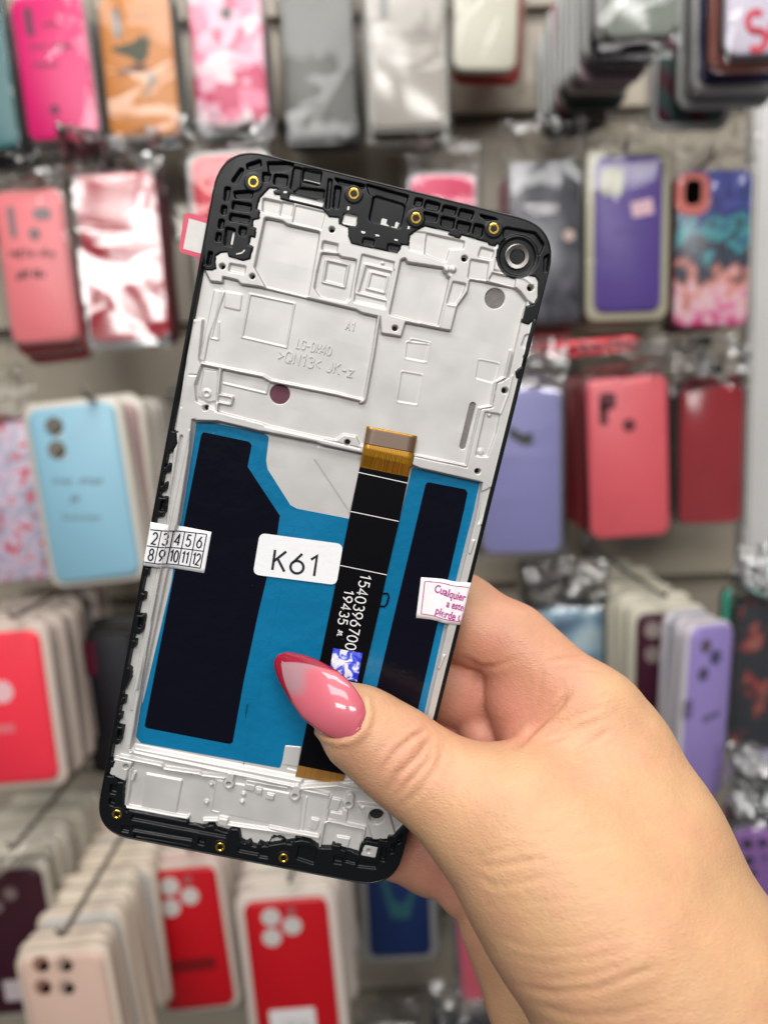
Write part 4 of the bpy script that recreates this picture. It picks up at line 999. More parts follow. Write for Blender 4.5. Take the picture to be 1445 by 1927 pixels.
case('deep purple phone case with a small pink price label', 1119, 300, 1246, 582, .80, s2l(92, 68, 150), rim=.0085, liner=s2l(190, 185, 160), n=3, cols=[s2l(190, 50, 60), s2l(120, 80, 60)], dz=-.0055, rot=.5,
     feats=[('camera_cutout', 'r', 1129, 316, 1172, 368, 12, s2l(188, 186, 165)), ('price_label', 'p', [(1185, 382), (1226, 372), (1230, 402), (1190, 410)], s2l(235, 195, 205))] + words(1150, 436, 1220, 7, 2, (.09, .05, .22), 2))
case('galaxy patterned phone case with a salmon camera frame', 1272, 328, 1412, 610, .80, (.2, .2, .3), m=PM['galaxy'], gloss=True, rot=1, n=2, cols=[(.12, .06, .05)], rim=.001, liner=s2l(150, 80, 70), sleeve=.04, amp=.003,
     feats=[('camera_frame', 'r', 1272, 326, 1334, 404, 22, s2l(226, 120, 108)), ('camera_cutout', 'r', 1288, 338, 1318, 386, 12, (.18, .15, .15))])
# ---- row 3
case('flat coral red phone case lying high across the hook on the right', 1000, 640, 1205, 668, .80, s2l(255, 75, 90), rot=-3, sleeve=None)
case('lavender blue phone case with a dark camera bump beside the held frame',  908, 735, 1056, 1042, .78, s2l(168, 166, 224), rot=.5, rim=.0018, liner=(.5, .42, .42), rearlab='lavender blue case', n=2, cols=[(.3, .15, .15), DARK], amp=.003, sleeve=.045, hazy=True,
     feats=[('camera_cutout', 'p', [(955, 800), (985, 818), (1000, 812), (1003, 836), (985, 838), (958, 822)], (.05, .055, .05))])
case('coral pink phone case with a dark camera cutout and round hole', 1108, 712, 1258, 1012, .77, s2l(226, 98, 108), rot=-1.5, n=4, cols=[s2l(135, 20, 35), s2l(110, 15, 25), (.1, .08, .07)], step=.02, sleeve=.035, amp=.003,
     feats=[('camera_cutout', 'r', 1126, 740, 1158, 770, 8, (.12, .02, .03)), ('camera_cutout', 'r', 1126, 760, 1144, 800, 8, (.13, .02, .03)), ('fingerprint_hole', 'o', 1183, 800, 12, (.12, .015, .025))])
case('dark red phone case in a glossy bag at the right end of the slats',  1280, 728, 1398, 986, .84, s2l(190, 28, 44), gloss=True, rearlab='dark red case', n=3, cols=[(.02, .022, .026), DARK], step=.02, sleeve=.05, hazy=True, amp=.0035)
case('mauve phone case with a red mandala print at the left edge', -70, 800, 82, 1098, .74, (.4, .35, .42), m=PM['mandala'], rot=-3, gloss=True, n=2, cols=[s2l(130, 40, 60), (.3, .3, .3)], sleeve=.05, amp=.003)
case('light blue phone case with grey printed words and twin camera holes', 76, 766, 240, 1094, .70, s2l(132, 178, 198), rot=-4, rim=.0055, liner=s2l(200, 192, 180), sleeve=None, n=9, cols=[s2l(170, 145, 140), s2l(160, 130, 128), s2l(150, 128, 124)], step=.02,
     feats=[('camera_cutout', 'o', 103, 802, 17, (.13, .12, .1)), ('camera_cutout', 'o', 108, 846, 17, (.16, .14, .11)), ('camera_cutout', 'o', 112, 815, 7, LENS), ('camera_cutout', 'o', 118, 856, 8, LENS)] + words(100, 905, 200, 14, 2, (.16, .2, .25), 3) + words(133, 938, 156, 24, 1, (.15, .2, .25), 4) + words(118, 974, 206, 16, 1, (.17, .24, .27), 5))
# ---- row 4
case('coral red silicone phone case with a white rim at the left edge',  -60, 1188, 92, 1482, .69, s2l(240, 52, 72), rot=-2, rim=.0075, liner=s2l(205, 188, 176), sleeve=None, rearlab='coral red silicone case', n=5, cols=[s2l(180, 165, 160), s2l(150, 140, 140)], step=.03, amp=.001,
     feats=[('printed_picture', 'o', 4, 1302, 22, s2l(238, 190, 195)), line(-30, 1366, 30, 1378, s2l(228, 110, 120))])
case('black phone case with a dark pink camera block left of the held frame',  158, 1190, 262, 1462, .78, (.01, .009, .013), rot=-2, sleeve=None, rearlab='black case with pink camera block', n=2, cols=[(.02, .02, .02)], dz=.002,
     feats=[('camera_cutout', 'r', 152, 1208, 184, 1270, 6, s2l(110, 20, 55))])
case('blue and white picture phone case above the index finger', 990, 1144, 1136, 1420, .80, (.3, .4, .5), m=PM['scene'], gloss=True, sleeve=.05, hazy=True, amp=.004, rim=.001, liner=(.05, .06, .1))
case('dark maroon phone case with a cream rim behind the knuckles',  1196, 1152, 1312, 1420, .74, s2l(66, 20, 42), rim=.008, liner=s2l(196, 190, 172), sleeve=None, rearlab='maroon case with cream rim', n=8, cols=[s2l(190, 186, 172), s2l(170, 165, 150)], step=.026, amp=.001, rot=1,
     feats=[('camera_cutout', 'o', 1228, 1186, 16, s2l(165, 150, 145)), ('camera_cutout', 'o', 1228, 1232, 16, s2l(150, 135, 130))])
case('lavender phone case turned aside with three dark camera holes',  1280, 1176, 1384, 1510, .64, s2l(143, 126, 186), rot=4, yaw=24, rim=.003, liner=s2l(190, 184, 190), sleeve=None, rearlab='turned lavender case', n=3, cols=[s2l(120, 130, 145), s2l(165, 160, 165)], step=.016,
     feats=[('camera_cutout', 'o', 1327, 1215, 13, (.12, .08, .11)), ('camera_cutout', 'o', 1345, 1236, 14, (.07, .06, .13)), ('camera_cutout', 'o', 1322, 1268, 13, (.08, .07, .13)), ('printed_line', 'r', 1288, 1318, 1300, 1350, 4, (.12, .1, .2)), ('printed_line', 'p', [(1318, 1350), (1354, 1334), (1352, 1346), (1322, 1362)], (.14, .11, .25))])
case('black phone case with red and white flowers at the right edge',  1384, 1130, 1510, 1418, .72, (.03, .03, .04), m=PM['darkflower'], rot=2, rim=.001, liner=DARK, sleeve=.05, hazy=True, amp=.004, rearlab='black flowered case', n=1, cols=[s2l(60, 165, 140)], dz=.012)
# ---- row 5
case('dark maroon phone case with a white label strip at the lower left',  -80, 1632, 98, 1922, .66, s2l(62, 12, 32), rot=-3, rim=.006, liner=s2l(190, 182, 168), sleeve=.02, rearlab='maroon case with white label', n=6, cols=[s2l(195, 186, 170)], step=.022, amp=.003,
     feats=[('camera_cutout', 'o', 20, 1682, 13, s2l(140, 120, 118)), ('camera_cutout', 'o', -6, 1706, 13, s2l(140, 120, 118)), ('label_sticker', 'r', 6, 1846, 54, 1880, 2, s2l(210, 195, 198))])
case('pale pink phone case heading the long cream stack at the lower left',  60, 1788, 218, 2110, .585, s2l(208, 176, 160), rot=-4, rim=.0045, liner=s2l(212, 196, 178), sleeve=None, rearlab='pale pink case', n=19, cols=[s2l(214, 204, 184), s2l(208, 198, 180), s2l(190, 186, 180), s2l(214, 200, 178)], step=.0165,
     feats=[('camera_cutout', 'o', 78, 1814, 16, s2l(150, 112, 98)), ('camera_cutout', 'o', 122, 1814, 16, s2l(172, 148, 134)), ('camera_cutout', 'o', 82, 1856, 16, s2l(145, 106, 94)), ('camera_cutout', 'o', 126, 1856, 16, s2l(172, 148, 136)), ('camera_cutout', 'o', 85, 1818, 10, s2l(190, 170, 155)), ('camera_cutout', 'o', 129, 1818, 10, s2l(205, 185, 170)), ('camera_cutout', 'o', 89, 1860, 10, s2l(185, 165, 150)), ('camera_cutout', 'o', 132, 1860, 10, s2l(200, 180, 165))])
RED = s2l(186, 2, 20)
case('red phone case with three pale lenses and a pocket slit',  290, 1628, 424, 1912, .72, RED, rot=-4, rim=.006, liner=s2l(205, 190, 178), sleeve=None, rearlab='red case with pocket slit', n=6, cols=[s2l(210, 170, 165), s2l(190, 184, 170), s2l(205, 195, 180)], step=.02,
     feats=[('camera_lens', 'o', 320, 1668, 18, LENS), ('camera_lens', 'o', 358, 1686, 17, LENS), ('camera_lens', 'o', 322, 1708, 18, LENS), ('camera_lens', 'o', 354, 1656, 8, (.4, .12, .13)), ('pocket_slit', 'r', 302, 1810, 408, 1822, 4, s2l(120, 0, 10)), ('printed_line', 'r', 312, 1838, 330, 1880, 6, s2l(190, 60, 70))])
case('red phone case with three pale lenses and a white barcode label',  474, 1684, 630, 2010, .68, RED, rot=-2.5, rim=.0085, liner=s2l(212, 198, 188), sleeve=None, rearlab='red case with barcode label', n=8, cols=[s2l(210, 204, 188), s2l(200, 192, 176)], step=.018,
     feats=[('camera_lens', 'o', 510, 1726, 18, LENS), ('camera_lens', 'o', 550, 1742, 18, LENS), ('camera_lens', 'o', 512, 1764, 18, LENS), ('camera_lens', 'o', 548, 1714, 8, (.4, .12, .13)), ('label_sticker', 'r', 506, 1902, 602, 1990, 4, s2l(225, 222, 222))] +
     [('label_print', 'r', 530 + 9 * k, 1920, 534 + 9 * k + (k % 3), 1950, 0, (.2, .2, .2)) for k in range(6)])
case('navy phone case printed with a mint pendant below the held frame',  690, 1540, 808, 1812, .84, s2l(18, 42, 92), rim=.008, liner=(.36, .35, .34), sleeve=.03, rearlab='navy case with mint pendant', n=2, cols=[(.3, .28, .26)],
     feats=[('printed_picture', 'p', [(712, 1640), (724, 1640), (738, 1690), (752, 1702), (768, 1692), (780, 1640), (792, 1640), (776, 1700), (770, 1728), (736, 1728), (728, 1700)], s2l(40, 92, 100))])
case('rose pink phone case left of the wrist', 860, 1560, 1010, 1896, .76, s2l(210, 98, 116), rim=.002, liner=s2l(120, 118, 150), sleeve=.03, rot=-2)
case('bright violet phone case with black lens holes below the crinkled bag top', 1370, 1554, 1520, 1860, .62, s2l(176, 122, 205), rot=3, gloss=True, rim=.002, liner=(.3, .28, .35), sleeve=.07, hazy=True, amp=.0055,
     feats=[('camera_cutout', 'o', 1405, 1588, 10, (.03, .02, .06)), ('camera_cutout', 'o', 1434, 1586, 9, (.03, .02, .06)), ('camera_cutout', 'o', 1408, 1620, 10, (.03, .02, .06)), ('camera_cutout', 'o', 1438, 1614, 7, (.2, .12, .3)), ('camera_cutout', 'o', 1414, 1644, 9, (.03, .02, .06))])
case('black phone case in a shiny bag at the bottom beside the wrist', 822, 1908, 950, 2150, .78, (.03, .03, .035), gloss=True, sleeve=.04, hazy=True, amp=.005)
case('grey phone case in a crinkled bag at the bottom centre', 650, 1925, 790, 2150, .84, (.35, .34, .30), gloss=True, sleeve=.03, amp=.004)
# red script on the white case
inv = su.matrix_world.inverted()
def on_case(px, py):
    o = inv @ CAMLOC; d = inv.to_3x3() @ ray(px, py); s = -o.y / d.y; return o + d * s

p0, p1 = on_case(1408, 66), on_case(1440, 60)
a_ = math.atan2((p1 - p0).z, (p1 - p0).x)
q0 = on_case(1404, 62)
stroke_text('Su', .028, .005, M['red_ink'], su, (q0.x, q0.z, 0), R(8), sx=.9, th=.0003, f=lambda x, y, z: (x, -.0004 - z, y))

# ------------------------------------------------------------------ peg hooks that carry the stacks
def hook(px, py, Y, what):
    p = on_y(px, py, Y); L_ = WALLY - p.y
    rt = empty('peg_hook', Matrix.Translation(Vector((p.x, WALLY, p.z))))
    tag(rt, 'grey metal peg hook carrying the ' + what, 'hook', 'peg hooks on the slat wall')
    link('rod', tube('rod', [(0, 0, 0), (0, -L_ + .012, 0), (0, -L_ + .004, .003), (0, -L_, .010)], .0024), M['hook'], rt, True)
    link('bracket', slab('bracket', rrect(-.012, -.02, .012, .02, .003), .001, .005, lambda x, z, y: (x, -y, z)), M['hook'], rt)
for t in ((112, 1772, .56, 'pale pink and cream stack'), (356, 1612, .70, 'red case with the pocket slit'), (545, 1668, .66, 'red case with the barcode label'), (18, 1606, .64, 'maroon case with the label strip'),
          (66, 338, .79, 'salmon pink case'), (228, 300, .75, 'crimson case with the glare'), (1182, 274, .79, 'deep purple case'), (1342, 296, .78, 'galaxy patterned case'), (1188, 690, .75, 'coral pink case with the round hole'),
          (1345, 700, .82, 'dark red case at the slats end'), (160, 752, .68, 'light blue case'), (18, 1168, .67, 'coral red silicone case'), (750, 1604, .83, 'navy case with the pendant'), (1255, 1128, .72, 'maroon case with the cream rim')):
    hook(*t)

# ================================================================== THE HOLDING HAND
# the skin is one implicit surface: tapered capsules blended together, meshed with surface nets
def N3(px, py, d, r):                        # photo pixel, camera depth (m), radius in photo pixels -> camera-space metres
    return (np.array([(px - CX) / FPX * d, -(py - CY) / FPX * d, -d]), r / FPX * d)
HC = []                                      # (a, ra, b, rb, blend, group)
def bone(group, k, *pts):
    ps = [N3(*p) for p in pts]
    for (a, ra), (b, rb) in zip(ps[:-1], ps[1:]): HC.append((a, ra, b, rb, k, group))
# thumb
bone(0, .004, (628, 1322, .182, 46), (680, 1370, .179, 74), (745, 1418, .1785, 83), (800, 1460, .178, 84), (865, 1505, .1765, 84), (950, 1545, .1745, 106))
# thenar and radial side of the hand
bone(0, .014, (950, 1545, .1745, 106), (1040, 1630, .172, 150), (1150, 1745, .168, 188), (1275, 1920, .166, 215))
# index metacarpal side
bone(0, .012, (1122, 1345, .1885, 72), (1190, 1535, .183, 118), (1285, 1800, .172, 190))
# web between the two
bone(0, .010, (985, 1530, .1745, 85), (1120, 1530, .178, 92), (1215, 1600, .176, 120))
bone(0, .008, (1000, 1468, .1825, 56), (1108, 1352, .1865, 58), (1170, 1400, .186, 80))
# forearm leaving the frame
bone(0, .012, (1275, 1920, .166, 215), (1500, 2330, .160, 245), (1800, 2900, .150, 300))
# index finger: knuckle, over the rail, along the back of the frame
bone(1, .005, (1118, 1338, .1895, 74), (962, 1207, .1975, 66), (862, 1163, .2030, 80))
bone(1, .004, (862, 1163, .2030, 80), (700, 1115, .2002, 72), (590, 1090, .1975, 62))
# pad below the index finger, base of the middle finger
bone(1, .005, (1010, 1255, .1955, 62), (984, 1318, .1965, 62), (1000, 1385, .1968, 56), (1030, 1460, .197, 56))
bone(2, .003, (985, 1330, .2095, 70), (850, 1288, .2085, 72), (690, 1240, .2020, 66))
# ring finger: its side is seen under the frame
bone(3, .002, (925, 1320, .2050, 26), (905, 1385, .2040, 40), (915, 1460, .2025, 62))
bone(3, .003, (960, 1450, .2150, 82), (850, 1425, .2140, 78), (690, 1385, .2062, 70))
bone(3, .003, (960, 1570, .2080, 90), (850, 1545, .2125, 82), (690, 1500, .2092, 68))
# little finger, showing below the frame
bone(4, .0025, (900, 1600, .2060, 82), (815, 1600, .2108, 78), (740, 1580, .2098, 66), (620, 1540, .2062, 55))
bone(4, .003, (930, 1640, .2020, 62), (880, 1668, .2030, 60))
# palm, heel of the hand
bone(5, .012, (1040, 1420, .2070, 80), (1060, 1560, .2060, 120), (1120, 1760, .2010, 150), (1210, 1960, .1960, 170))
bone(5, .003, (935, 1740, .2000, 72), (1010, 1880, .1975, 92), (1110, 2060, .1950, 120), (1290, 2330, .190, 140))
bone(5, .006, (1110, 1400, .1965, 60), (1040, 1470, .1965, 62))

def sdf_hand(Pt):
    out = np.full(len(Pt), 1.0, np.float32); grp = {}
    for a, ra, b, rb, k, g in HC:
        ab = b - a; t = np.clip((Pt - a) @ ab / (ab @ ab), 0, 1)
        d = np.linalg.norm(Pt - a - t[:, None] * ab, axis=1) - (ra + (rb - ra) * t)
        if g not in grp: grp[g] = d; continue
        h = np.clip(.5 + .5 * (grp[g] - d) / k, 0, 1)
        grp[g] = grp[g] * (1 - h) + d * h - k * h * (1 - h)
    keys = sorted(grp); out = grp[keys[0]]
    for q in keys[1:]:
        k = { 1: .006, 2: .0015, 3: .0018, 4: .002, 5: .0016}[q]
        d = grp[q]; h = np.clip(.5 + .5 * (out - d) / k, 0, 1)
        out = out * (1 - h) + d * h - k * h * (1 - h)
    return out
def surface_nets(f, lo, hi, s):
    ax = [np.arange(l, h, s) for l, h in zip(lo, hi)]
    nx, ny, nz_ = map(len, ax)
    # coarse pass first, so the fine field is only evaluated near the surface
    V = np.full((nx, ny, nz_), 1.0, np.float32); st = 4
    gc = np.stack(np.meshgrid(*[a[::st] for a in ax], indexing='ij'), -1); c = f(gc.reshape(-1, 3)).reshape(gc.shape[:3])
    cu = np.repeat(np.repeat(np.repeat(c, st, 0), st, 1), st, 2)[:nx, :ny, :nz_]
    V[:] = cu
    near = np.abs(cu) < s * st * 2.2
    I = np.argwhere(near)
    for k in range(0, len(I), 400000):
        J = I[k:k + 400000]; p = np.stack([ax[q][J[:, q]] for q in range(3)], -1)
        V[J[:, 0], J[:, 1], J[:, 2]] = f(p)
    S = V < 0
    cs = np.zeros((nx - 1, ny - 1, nz_ - 1), np.int8)
    for a in (0, 1):
        for b in (0, 1):
            for c_ in (0, 1): cs += S[a:nx - 1 + a, b:ny - 1 + b, c_:nz_ - 1 + c_]
    act = (cs > 0) & (cs < 8); ids = -np.ones(act.shape, np.int64); cells = np.argwhere(act); ids[act] = np.arange(len(cells))
    acc = np.zeros((len(cells), 3)); cnt = np.zeros(len(cells))
    cor = [(a, b, c_) for a in (0, 1) for b in (0, 1) for c_ in (0, 1)]
    for p in cor:
        for q in range(3):
            if p[q]: continue
            r = list(p); r[q] = 1
            v0 = V[cells[:, 0] + p[0], cells[:, 1] + p[1], cells[:, 2] + p[2]]; v1 = V[cells[:, 0] + r[0], cells[:, 1] + r[1], cells[:, 2] + r[2]]
            m = (v0 < 0) != (v1 < 0); t = np.where(m, v0 / np.where(m, v0 - v1, 1), 0)
            pt = np.array(p, float)[None] + 0; pt = np.repeat(pt, len(cells), 0); pt[:, q] += t
            acc[m] += pt[m]; cnt += m
    Vt = (cells + acc / np.maximum(cnt, 1)[:, None]) * s + np.array(lo)
    F = []
    for q in range(3):
        u, v = [(1, 2), (2, 0), (0, 1)][q]
        sl0 = [slice(1, -1)] * 3; sl0[q] = slice(0, -1); sl1 = [slice(1, -1)] * 3; sl1[q] = slice(1, None)
        a, b = S[tuple(sl0)], S[tuple(sl1)]
        for sgn in (0, 1):
            E = np.argwhere((a & ~b) if sgn == 0 else (~a & b))
            if not len(E): continue
            off = np.ones(3, int); off[q] = 0; E = E + off
            quad = []
            for du, dv in ((-1, -1), (0, -1), (0, 0), (-1, 0)):
                e = E.copy(); e[:, u] += du; e[:, v] += dv; quad.append(ids[e[:, 0], e[:, 1], e[:, 2]])
            qd = np.stack(quad, 1); F.append(qd if sgn == 0 else qd[:, ::-1])
    return Vt, np.concatenate(F)
SK = .00085
HV, HFc = surface_nets(sdf_hand, (-.035, -.215, -.240), (.190, .006, -.125), SK)
# relax once or twice, then a little more in the creases' surroundings
E_ = np.concatenate([HFc[:, [0, 1]], HFc[:, [1, 2]], HFc[:, [2, 3]], HFc[:, [3, 0]]])
E_ = np.r_[E_, E_[:, ::-1]]
deg = np.bincount(E_[:, 0], minlength=len(HV))[:, None]
def lap(V):
    o = np.zeros_like(V)
    for q in range(3): o[:, q] = np.bincount(E_[:, 0], V[E_[:, 1], q], minlength=len(V))
    return o / deg
for _ in range(3):
    HV = HV + .5 * (lap(HV) - HV); HV = HV - .5 * (lap(HV) - HV) * .9
def normals(V):
    n = np.cross(V[HFc[:, 2]] - V[HFc[:, 0]], V[HFc[:, 3]] - V[HFc[:, 1]]); o = np.zeros_like(V)
    for c in range(4):
        for q in range(3): o[:, q] += np.bincount(HFc[:, c], n[:, q], minlength=len(V))
    return o / np.maximum(np.linalg.norm(o, axis=1), 1e-12)[:, None]
HN = normals(HV)
if (HN * (HV - HV.mean(0))).sum() < 0: HFc = HFc[:, ::-1]; HN = -HN
# folds of the skin, pressed in along the surface
def crease(pts, wpx, dep, dmax, dmin=0., bulge=.35):
    """pts (photo pixels) mark where a fold lies on the surface that faces outward there; depth in mm"""
    global HV
    px = CX + FPX * HV[:, 0] / -HV[:, 2]; py = CY - FPX * HV[:, 1] / -HV[:, 2]; dd = -HV[:, 2]
    ok = (dd < dmax) & (dd > dmin) & ((HN * -HV).sum(1) > 0)
    q = np.array(pts, float)
    sel = np.nonzero(ok & (px > q[:, 0].min() - 4 * wpx) & (px < q[:, 0].max() + 4 * wpx) & (py > q[:, 1].min() - 4 * wpx) & (py < q[:, 1].max() + 4 * wpx))[0]
    if not len(sel): return
    best = np.full(len(sel), 1e9); tpos = np.zeros(len(sel)); m = len(q) - 1
    for i in range(m):
        a, b = q[i], q[i + 1]; ab = b - a; w_ = np.c_[px[sel], py[sel]] - a; t = np.clip(w_ @ ab / (ab @ ab), 0, 1)
        d = np.hypot(*(w_ - t[:, None] * ab).T); u = d < best; best[u] = d[u]; tpos[u] = (i + t[u]) / m
    fade = np.clip(np.minimum(tpos, 1 - tpos) * 5, 0.15, 1)
    g = -np.exp(-(best / wpx) ** 2) + bulge * np.exp(-((best - 2.2 * wpx) / (1.2 * wpx)) ** 2)
    HV[sel] += HN[sel] * (g * fade * dep * .001)[:, None]
TH = .187
# knuckle of the thumb
for pts, w_, d in (([(722, 1452), (742, 1418), (775, 1388), (806, 1372)], 5, .5), ([(728, 1500), (748, 1458), (790, 1420), (812, 1384)], 5, .55), ([(736, 1508), (770, 1470), (806, 1432), (814, 1392)], 4, .4),
                   ([(700, 1450), (712, 1416), (735, 1392)], 4, .2), ([(745, 1525), (790, 1490), (826, 1440), (835, 1400)], 5, .3), ([(760, 1405), (785, 1384), (800, 1380)], 4, .25)):
    crease(pts, w_, d, TH)
rng2 = random.Random(11)
# fine folds at the root of the thumb and across the wrist
for pts, w_, d in (([(868, 1605), (900, 1612), (935, 1602), (970, 1590)], 4.5, .2), ([(898, 1648), (930, 1668), (975, 1664), (1030, 1652)], 4.5, .3), ([(885, 1622), (930, 1630), (985, 1622), (1040, 1612)], 5, .3),
                   ([(960, 1852), (1040, 1868), (1120, 1862), (1190, 1836), (1250, 1815)], 6, .33), ([(1000, 1890), (1080, 1912), (1160, 1910), (1240, 1888)], 6, .25), ([(925, 1760), (1000, 1785), (1090, 1780), (1180, 1758)], 5, .14),
                   ([(940, 1795), (1030, 1815), (1120, 1802), (1200, 1785)], 5, .15), ([(915, 1725), (1000, 1738), (1080, 1728), (1150, 1718)], 4, .1), ([(910, 1690), (990, 1700), (1080, 1692), (1160, 1678)], 4, .1), ([(1010, 1845), (1100, 1838), (1190, 1812)], 5, .2)):
    crease(pts, w_, d, TH)
for i in range(26):
    x, y = rng2.uniform(900, 1120), rng2.uniform(1560, 1720); l = rng2.uniform(40, 110); s = rng2.uniform(-.25, .1)
    crease([(x, y), (x + l * .5, y + l * s * .5 + rng2.uniform(-4, 4)), (x + l, y + l * s)], rng2.uniform(2.5, 4.5), rng2.uniform(.06, .14), TH)
# folds inside the hand
for pts, w_, d in (([(868, 1236), (905, 1256), (935, 1254), (975, 1238)], 5, .35), ([(1010, 1240), (1020, 1270), (1010, 1310)], 5, .2), ([(960, 1418), (1000, 1375), (1050, 1330), (1072, 1302)], 6, 1.0),
                   ([(1030, 1245), (1065, 1240), (1105, 1236)], 4, .35), ([(1052, 1262), (1090, 1258), (1120, 1262)], 4, .3), ([(1020, 1400), (1075, 1378), (1130, 1352)], 4, .35), ([(1035, 1372), (1090, 1345), (1140, 1325)], 4, .35), ([(1070, 1422), (1110, 1400), (1150, 1372)], 4, .4), ([(1085, 1340), (1120, 1320), (1150, 1300)], 3, .25), ([(1060, 1395), (1110, 1370), (1150, 1345)], 3, .25)):
    crease(pts, w_, d, .215, .172)
# skin gathered round the root of the nail
NB = [(690, 1318), (695, 1345), (686, 1373), (664, 1393), (638, 1397), (612, 1389), (590, 1372)]
px = CX + FPX * HV[:, 0] / -HV[:, 2]; py = CY - FPX * HV[:, 1] / -HV[:, 2]
s_ = np.nonzero((-HV[:, 2] < .187) & (px > 560) & (px < 730) & (py > 1290) & (py < 1430))[0]
dd_ = dist_line(NB, px[s_], py[s_]); HV[s_] += HN[s_] * (.0008 * np.exp(-(dd_ / 7) ** 2))[:, None]
HN = normals(HV)
me = mesh_np('person', HV, HFc)
# skin tone varies with place: palms and finger pads pinker (real colour of the skin)
px = CX + FPX * HV[:, 0] / -HV[:, 2]; py = CY - FPX * HV[:, 1] / -HV[:, 2]; dd = -HV[:, 2]
def blob(cx, cy, cd, r): 
    c, _ = N3(cx, cy, cd, 1); return np.exp(-(np.linalg.norm(HV - c, axis=1) / r) ** 2)
pink = np.clip(.9 * blob(965, 1340, .196, .014) + .5 * blob(930, 1170, .19, .014) + .55 * blob(1050, 1400, .19, .012) + .6 * blob(820, 1610, .202, .018) + .45 * blob(900, 1400, .2, .02) + .35 * blob(600, 1400, .176, .012) + .3 * blob(780, 1440, .169, .012) + .25 * blob(980, 1750, .17, .016) + .22 * np.clip((dd - .19) / .012, 0, 1), 0, 1)
at = me.color_attributes.new('tone', 'FLOAT_COLOR', 'POINT')
cc = np.ones((len(me.vertices), 4), np.float32); cc[:, 0] = cc[:, 1] = cc[:, 2] = pink[:len(me.vertices)]
at.data.foreach_set('color', cc.ravel())
SKM = mat('skin', (.70, .44, .26), .48, sss=.12, spec=.35)
nt = SKM.node_tree; Nn = nt.nodes; Ln = nt.links; bs = Nn['Principled BSDF']
tc = Nn.new('ShaderNodeTexCoord'); va = Nn.new('ShaderNodeVertexColor'); va.layer_name = 'tone'
mx = Nn.new('ShaderNodeMix'); mx.data_type = 'RGBA'; mx.inputs[6].default_value = (.50, .294, .158, 1); mx.inputs[7].default_value = (.51, .215, .15, 1)
nz0 = Nn.new('ShaderNodeTexNoise'); nz0.inputs['Scale'].default_value = 55; nz0.inputs['Detail'].default_value = 6; nz0.inputs['Roughness'].default_value = .65; Ln.new(tc.outputs['Object'], nz0.inputs['Vector'])
mr0 = Nn.new('ShaderNodeMapRange'); mr0.inputs[1].default_value = .38; mr0.inputs[2].default_value = .72; mr0.inputs[3].default_value = -.12; mr0.inputs[4].default_value = .5; mr0.clamp = False; Ln.new(nz0.outputs[0], mr0.inputs[0])
ad0 = Nn.new('ShaderNodeMath'); ad0.operation = 'ADD'; ad0.use_clamp = True; Ln.new(va.outputs[0], ad0.inputs[0]); Ln.new(mr0.outputs[0], ad0.inputs[1])
Ln.new(ad0.outputs[0], mx.inputs[0])
nz1 = Nn.new('ShaderNodeTexNoise'); nz1.inputs['Scale'].default_value = 90; nz1.inputs['Detail'].default_value = 5; Ln.new(tc.outputs['Object'], nz1.inputs['Vector'])
mr = Nn.new('ShaderNodeMapRange'); mr.inputs[1].default_value = .3; mr.inputs[2].default_value = .7; mr.inputs[3].default_value = .93; mr.inputs[4].default_value = 1.07; Ln.new(nz1.outputs[0], mr.inputs[0])
mm = Nn.new('ShaderNodeMix'); mm.data_type = 'RGBA'; mm.blend_type = 'MULTIPLY'; mm.inputs[0].default_value = 1; Ln.new(mx.outputs[2], mm.inputs[6]); Ln.new(mr.outputs[0], mm.inputs[7]); Ln.new(mm.outputs[2], bs.inputs['Base Color'])
vo = Nn.new('ShaderNodeTexVoronoi'); vo.feature = 'DISTANCE_TO_EDGE'; vo.inputs['Scale'].default_value = 1150
mpg = Nn.new('ShaderNodeMapping'); mpg.inputs['Scale'].default_value = (.55, 1.25, 1); mpg.inputs['Rotation'].default_value = (0, 0, R(-8)); Ln.new(tc.outputs['Object'], mpg.inputs[0]); Ln.new(mpg.outputs[0], vo.inputs['Vector'])
nz2 = Nn.new('ShaderNodeTexNoise'); nz2.inputs['Scale'].default_value = 700; nz2.inputs['Detail'].default_value = 5; Ln.new(tc.outputs['Object'], nz2.inputs['Vector'])
ad = Nn.new('ShaderNodeMath'); ad.operation = 'MULTIPLY_ADD'; ad.inputs[1].default_value = .8; Ln.new(vo.outputs[0], ad.inputs[0]); Ln.new(nz2.outputs[0], ad.inputs[2])
bp = Nn.new('ShaderNodeBump'); bp.inputs['Strength'].default_value = .5; bp.inputs['Distance'].default_value = .0003; Ln.new(ad.outputs[0], bp.inputs['Height']); Ln.new(bp.outputs[0], bs.inputs['Normal'])
person = link('person', me, SKM, None, True)
person.matrix_world = CAMMAT
tag(person, 'right hand with long pink and red thumbnail gripping the phone frame', 'person')

# thumbnail: long almond shape bent over the thumb, red french tip
NA = np.array([(519, 1245), (526, 1234), (542, 1229.5), (571, 1235), (593.5, 1243), (613, 1252.6), (635, 1266), (657, 1286), (671, 1305), (682, 1324.6), (686, 1344), (677.5, 1369), (658, 1387), (636, 1389.6), (618, 1382.7), (599, 1371.6), (571, 1349.5), (549, 1319), (528, 1281), (520, 1258)], float)
ax0, ax1 = np.array((520., 1237.)), np.array((674., 1383.))
axd = (ax1 - ax0) / np.linalg.norm(ax1 - ax0); axn = np.array((-axd[1], axd[0])); LN = np.linalg.norm(ax1 - ax0)
la = (NA - ax0) @ axd; lb = (NA - ax0) @ axn
lo_i, hi_i = la.argmin(), la.argmax()
def chain(i0, i1):
    idx = []; i = i0
    while True:
        idx.append(i)
        if i == i1: break
        i = (i + 1) % len(NA)
    return idx
c1_, c2_ = chain(lo_i, hi_i), chain(hi_i, lo_i)[::-1]
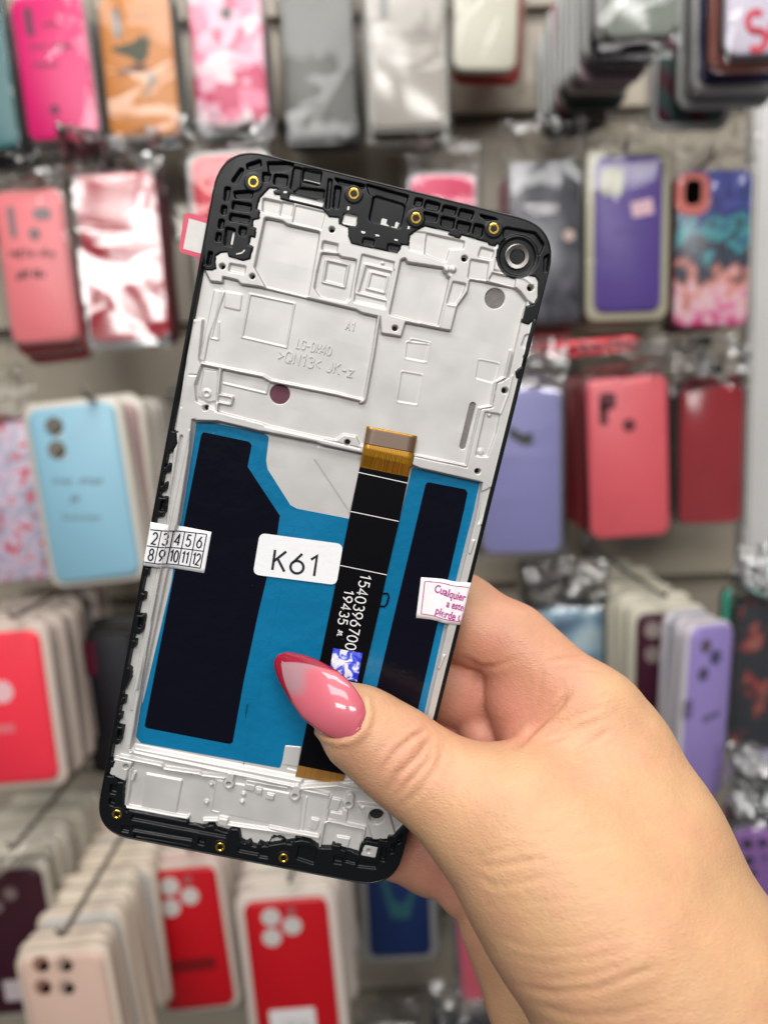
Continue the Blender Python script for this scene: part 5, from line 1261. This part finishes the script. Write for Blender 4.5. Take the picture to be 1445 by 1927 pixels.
ts = np.linspace(0, 1, 96); ts = .5 - .5 * np.cos(np.pi * ts)
s_ = la.min() + ts * (la.max() - la.min())
f1 = np.interp(s_, np.maximum.accumulate(la[c1_]), lb[c1_]); f2 = np.interp(s_, np.maximum.accumulate(la[c2_]), lb[c2_])
for _ in range(2):
    f1[1:-1] = .25 * f1[:-2] + .5 * f1[1:-1] + .25 * f1[2:]; f2[1:-1] = .25 * f2[:-2] + .5 * f2[1:-1] + .25 * f2[2:]
NV, NF, NC = [], [], []
nk = 61
for i, (t, s) in enumerate(zip(ts, s_)):
    hw = abs(f1[i] - f2[i]) / 2; mid = (f1[i] + f2[i]) / 2
    d_mid = .182 - .0130 * np.sin(np.clip(t * 1.02, 0, 1) * np.pi * .55) / np.sin(np.pi * .55)      # camera depth along the crown
    for k in range(nk):
        v = -1 + 2 * k / (nk - 1)
        p2 = ax0 + axd * s + axn * (mid + v * hw)
        sag = (hw / FPX * .165) * .62 * (1 - math.sqrt(max(0, 1 - .92 * v * v)))
        c, _ = N3(p2[0], p2[1], d_mid + sag, 1); NV.append(c)
        # french line: the red covers the free edge and runs down both sides
        edge = (1 - abs(v)) * hw
        NC.append((s, edge, v))
for i in range(len(ts) - 1):
    for k in range(nk - 1):
        a = i * nk + k; NF.append((a, a + 1, a + nk + 1, a + nk))
nme = mesh_py('thumbnail', NV, NF)
col_ = np.ones((len(NV), 4), np.float32)
for i, (s, edge, v) in enumerate(NC):
    side = v > 0 and 1 or 0
    u = (s - la.min()) / (la.max() - la.min())
    tipd = 15 + (edge * 0)
    width = np.interp(u, [0, .08, .25, .45, .8, 1], [30, 15, 7, 3.5, 2.5, 0]) if v > 0 else np.interp(u, [0, .08, .25, .4, .52, 1], [30, 22, 14, 8, 0, 0])
    red = np.clip((width - edge) / 2.2 + .5, 0, 1) if u > .045 else 1.
    milky = np.clip((.40 - u + .05 * math.sin(v * 4)) / .12, 0, 1)
    base = np.array((.50, .105, .14)) * (1 - milky) + np.array((.34, .185, .205)) * milky
    c = base * (1 - red) + np.array((.27, .004, .022)) * red
    col_[i, :3] = c
a2_ = nme.color_attributes.new('polish', 'FLOAT_COLOR', 'POINT'); a2_.data.foreach_set('color', col_.ravel())
NM = mat('nail_gel', (.6, .2, .25), .4, coat=.8, spec=.3, bump=.12, bscale=160)
vn = NM.node_tree.nodes.new('ShaderNodeVertexColor'); vn.layer_name = 'polish'; NM.node_tree.links.new(vn.outputs[0], NM.node_tree.nodes['Principled BSDF'].inputs['Base Color'])
nail = link('thumbnail', nme, NM, person, True)
so = nail.modifiers.new('thickness', 'SOLIDIFY'); so.thickness = .0009; so.offset = 0
